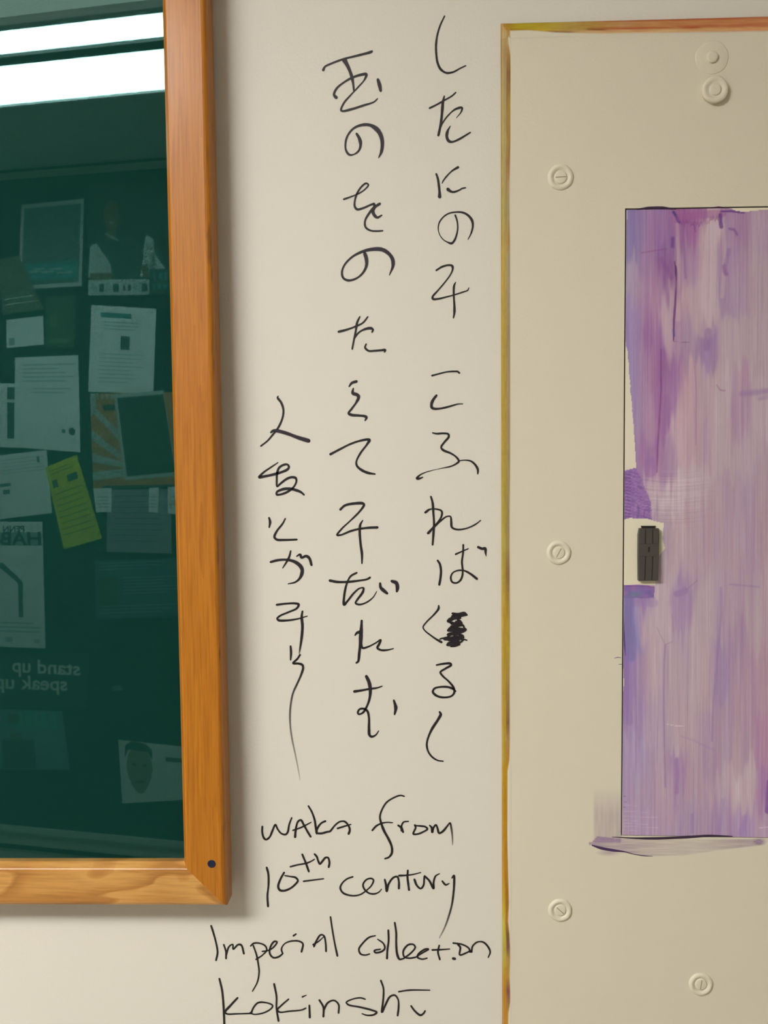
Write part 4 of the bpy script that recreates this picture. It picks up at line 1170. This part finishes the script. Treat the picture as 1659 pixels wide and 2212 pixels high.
writing('english_writing', 'handwritten black words "Imperial collection", the third English line', [
 ('J', '83,258 115,360 145,480 155,560 138,645|4,4,4,4'),
 ('J', '225,470 248,545 250,625|3.5,4;250,590 285,490 325,468 330,520 385,470 420,475 450,570|4,3,4,4'),
 ('J', '525,485 560,455 630,455 690,485 705,530 660,585 585,635|3.5,3.5,3;555,480 590,580 610,680 620,780 600,890 545,992|3.5,4,3.5,2.5'),
 ('J', '655,545 720,535 780,500 820,440 790,435 745,500 740,570 780,615 840,605 885,570|3,3.5,4,4,3.5'),
 ('J', '885,570 870,520 905,460 980,430 1070,432 1110,460 1095,550|3.5,3,3.5,4;1005,370 1035,350|4,3'),
 ('J', '1235,490 1260,430 1310,360 1345,370 1365,450 1370,545|4,3.5,4;1225,470 1290,430 1350,375|4,3,2'),
 ('J', '1420,158 1440,300 1470,470 1497,595|3.5,3.5,4'),
 ('K', '345,348 280,365 210,430 172,490 190,540 240,552 285,540|3,4,4,3.5,3'),
 ('K', '370,385 430,430 445,480 410,515 345,525 335,505 400,490|2.5,4,4,4,3'),
 ('K', '482,290 485,400 472,500 468,588|4,4,4'), ('K', '550,210 565,320 565,430 575,540 600,595 640,590|4,4,5,3.5'),
 ('K', '640,590 720,530 765,470 745,440 690,445 640,510 650,570 700,585 770,575|3.5,3.5,4,3.5,3'),
 ('K', '770,575 840,530 905,490 870,490 800,540 790,575 840,595 890,585|3,3.5,4,3'),
 ('K', '945,498 1030,495 1130,488|4,3.5,2;1018,450 1005,520 1025,598|4,4'),
 ('K', '1165,588 1185,592|6,5'),
 ('K', '1165,425 1260,440 1330,480 1345,520|3.5,3.5,4;1215,440 1240,470 1235,550 1300,530 1360,500|4,4,3'),
 ('K', '1360,520 1370,460 1420,415 1480,415 1530,460 1555,520 1535,578|4,3.5,3.5,4,2.5'),
], part='letter')
writing('english_writing', 'handwritten black word "kokinshu", last English line, at the bottom edge', [
 ('J', '175,850 205,980 220,1130 232,1380|4,4.5,4.5;380,1065 310,1140 240,1225 260,1245 360,1245 530,1240|4,4.5,3.5,3'),
 ('J', '530,1240 560,1170 610,1120 700,1120 770,1150 760,1180 680,1230 560,1250 520,1230|4,4,3,3.5,3,3'),
 ('J', '788,910 815,1050 815,1180 838,1325|4,4,4.5;950,1080 870,1150 825,1200 850,1225 960,1215 1100,1200 1145,1180|3.5,4,3.5,3'),
 ('J', '1183,1150 1188,1285|4,4.5;1105,1055 1150,1035|3.5,2'),
 ('J', '1295,1090 1340,1170 1340,1275|4,4.5;1345,1200 1390,1120 1460,1095 1510,1140 1510,1235|4,3.5,4'),
 ('K', '240,1018 190,1003 110,1015 40,1050 60,1075 180,1100 300,1130 360,1155 330,1180 260,1187 205,1170|3,3,3.5,4,4,4,2.5'),
 ('K', '403,820 430,900 430,1000 415,1155 450,1080 500,990 550,975 585,1020 590,1100 580,1190|4,4,4.5,4,3.5,4'),
 ('K', '592,938 700,922 920,922|3.5,3.5,2.5'),
 ('K', '722,1088 760,1140 820,1185 850,1170 870,1140|4,4.5,3.5'),
], part='letter')

# stray marker strokes on the cover around the door
DPU = (0.035, 0.014, 0.045)
ik = Ink(CY - .0002); ik.stroke('Z', '1375,452 1400,449 1430,448.5 1460,452|1,5,5.5,1', col=DPU); ik.stroke('Z', '1535,449 1552,447.2 1566,448.5|1,2.5,1', col=(.08, .02, .08))
ik.build('marker_stroke', pan)
ik = Ink(CY - .0002); ik.stroke('Z', '1322,1808 1370,1810.5 1420,1811 1490,1808 1530,1805.5 1582,1806.5|1,3,5.5,5,4.5,1.5', col=DPU); ik.build('marker_stroke', pan)
ik = Ink(CY - .0002); ik.stroke('Z', '1279,1826 1298,1832 1325,1837 1350,1840 1368,1845 1390,1848.5 1410,1849.5|2.5,5.5,5,2,1.5,2,.8', col=(.06, .025, .10)); ik.build('marker_stroke', pan)
ik = Ink(CY - .0002); ik.stroke('Z', '1327,1422 1335,1420 1341,1421|1,1.8,1.2', col=(.2, .14, .25)); ik.stroke('Z', '1337,1435 1343,1435|1.2', col=(.15, .1, .2)); ik.build('marker_stroke', pan)
# pale washes
gx, gy = np.meshgrid(np.linspace(1272, 1664, 200), np.linspace(1690, 1858, 110))
a1 = np.clip((gx-1281)/4, 0, 1) * np.clip((1343-gx)/2, 0, 1) * np.clip((gy-1700)/60, 0, 1) * np.clip((1822-gy)/3, 0, 1) * .20
a1 *= .7 + .6*vnoise(gx/3, gy/40, 81)
lo = np.interp(gx, [1279, 1320, 1368, 1410, 1480, 1560, 1650, 1664], [1826, 1838, 1846, 1850, 1848, 1836, 1826, 1824])
up = np.interp(gx, [1279, 1290, 1345, 1450, 1664], [1818, 1806, 1811, 1813, 1811])
inb = np.clip((lo-gy)/1.5, 0, 1) * np.clip((gy-up)/1.5, 0, 1)
a2 = inb * np.interp(gx, [1282, 1330, 1400, 1500, 1600, 1640, 1655], [.42, .34, .20, .12, .26, .3, 0]) * (.5 + .9*vnoise(gx/40, gy/1.7, 82))
a3 = np.clip(1 - np.hypot((gx-1315)/30, (gy-1842)/8), 0, 1) * .35
lf = np.clip(1 - np.hypot((gx-1641)/18, (gy-1818)/9), 0, 1) * .4
aa = np.clip(a1 + a2 + a3 + lf, 0, .75)
pts = np.zeros(gx.shape + (3,))
for i in range(gx.shape[0]):
    for j in range(gx.shape[1]):
        p = p2w(gx[i, j], gy[i, j], CY - .00012); pts[i, j] = (p.x, p.y, p.z)
CC = np.zeros(gx.shape + (4,)); CC[..., :3] = paintcol((142, 112, 158)); CC[..., 3] = aa
o = grid('marker_wash', pts, CC, M['wash'], pan)
tag(o, label='pale lilac marker smear under the door')
print('SCENE OK', len(bpy.data.objects))
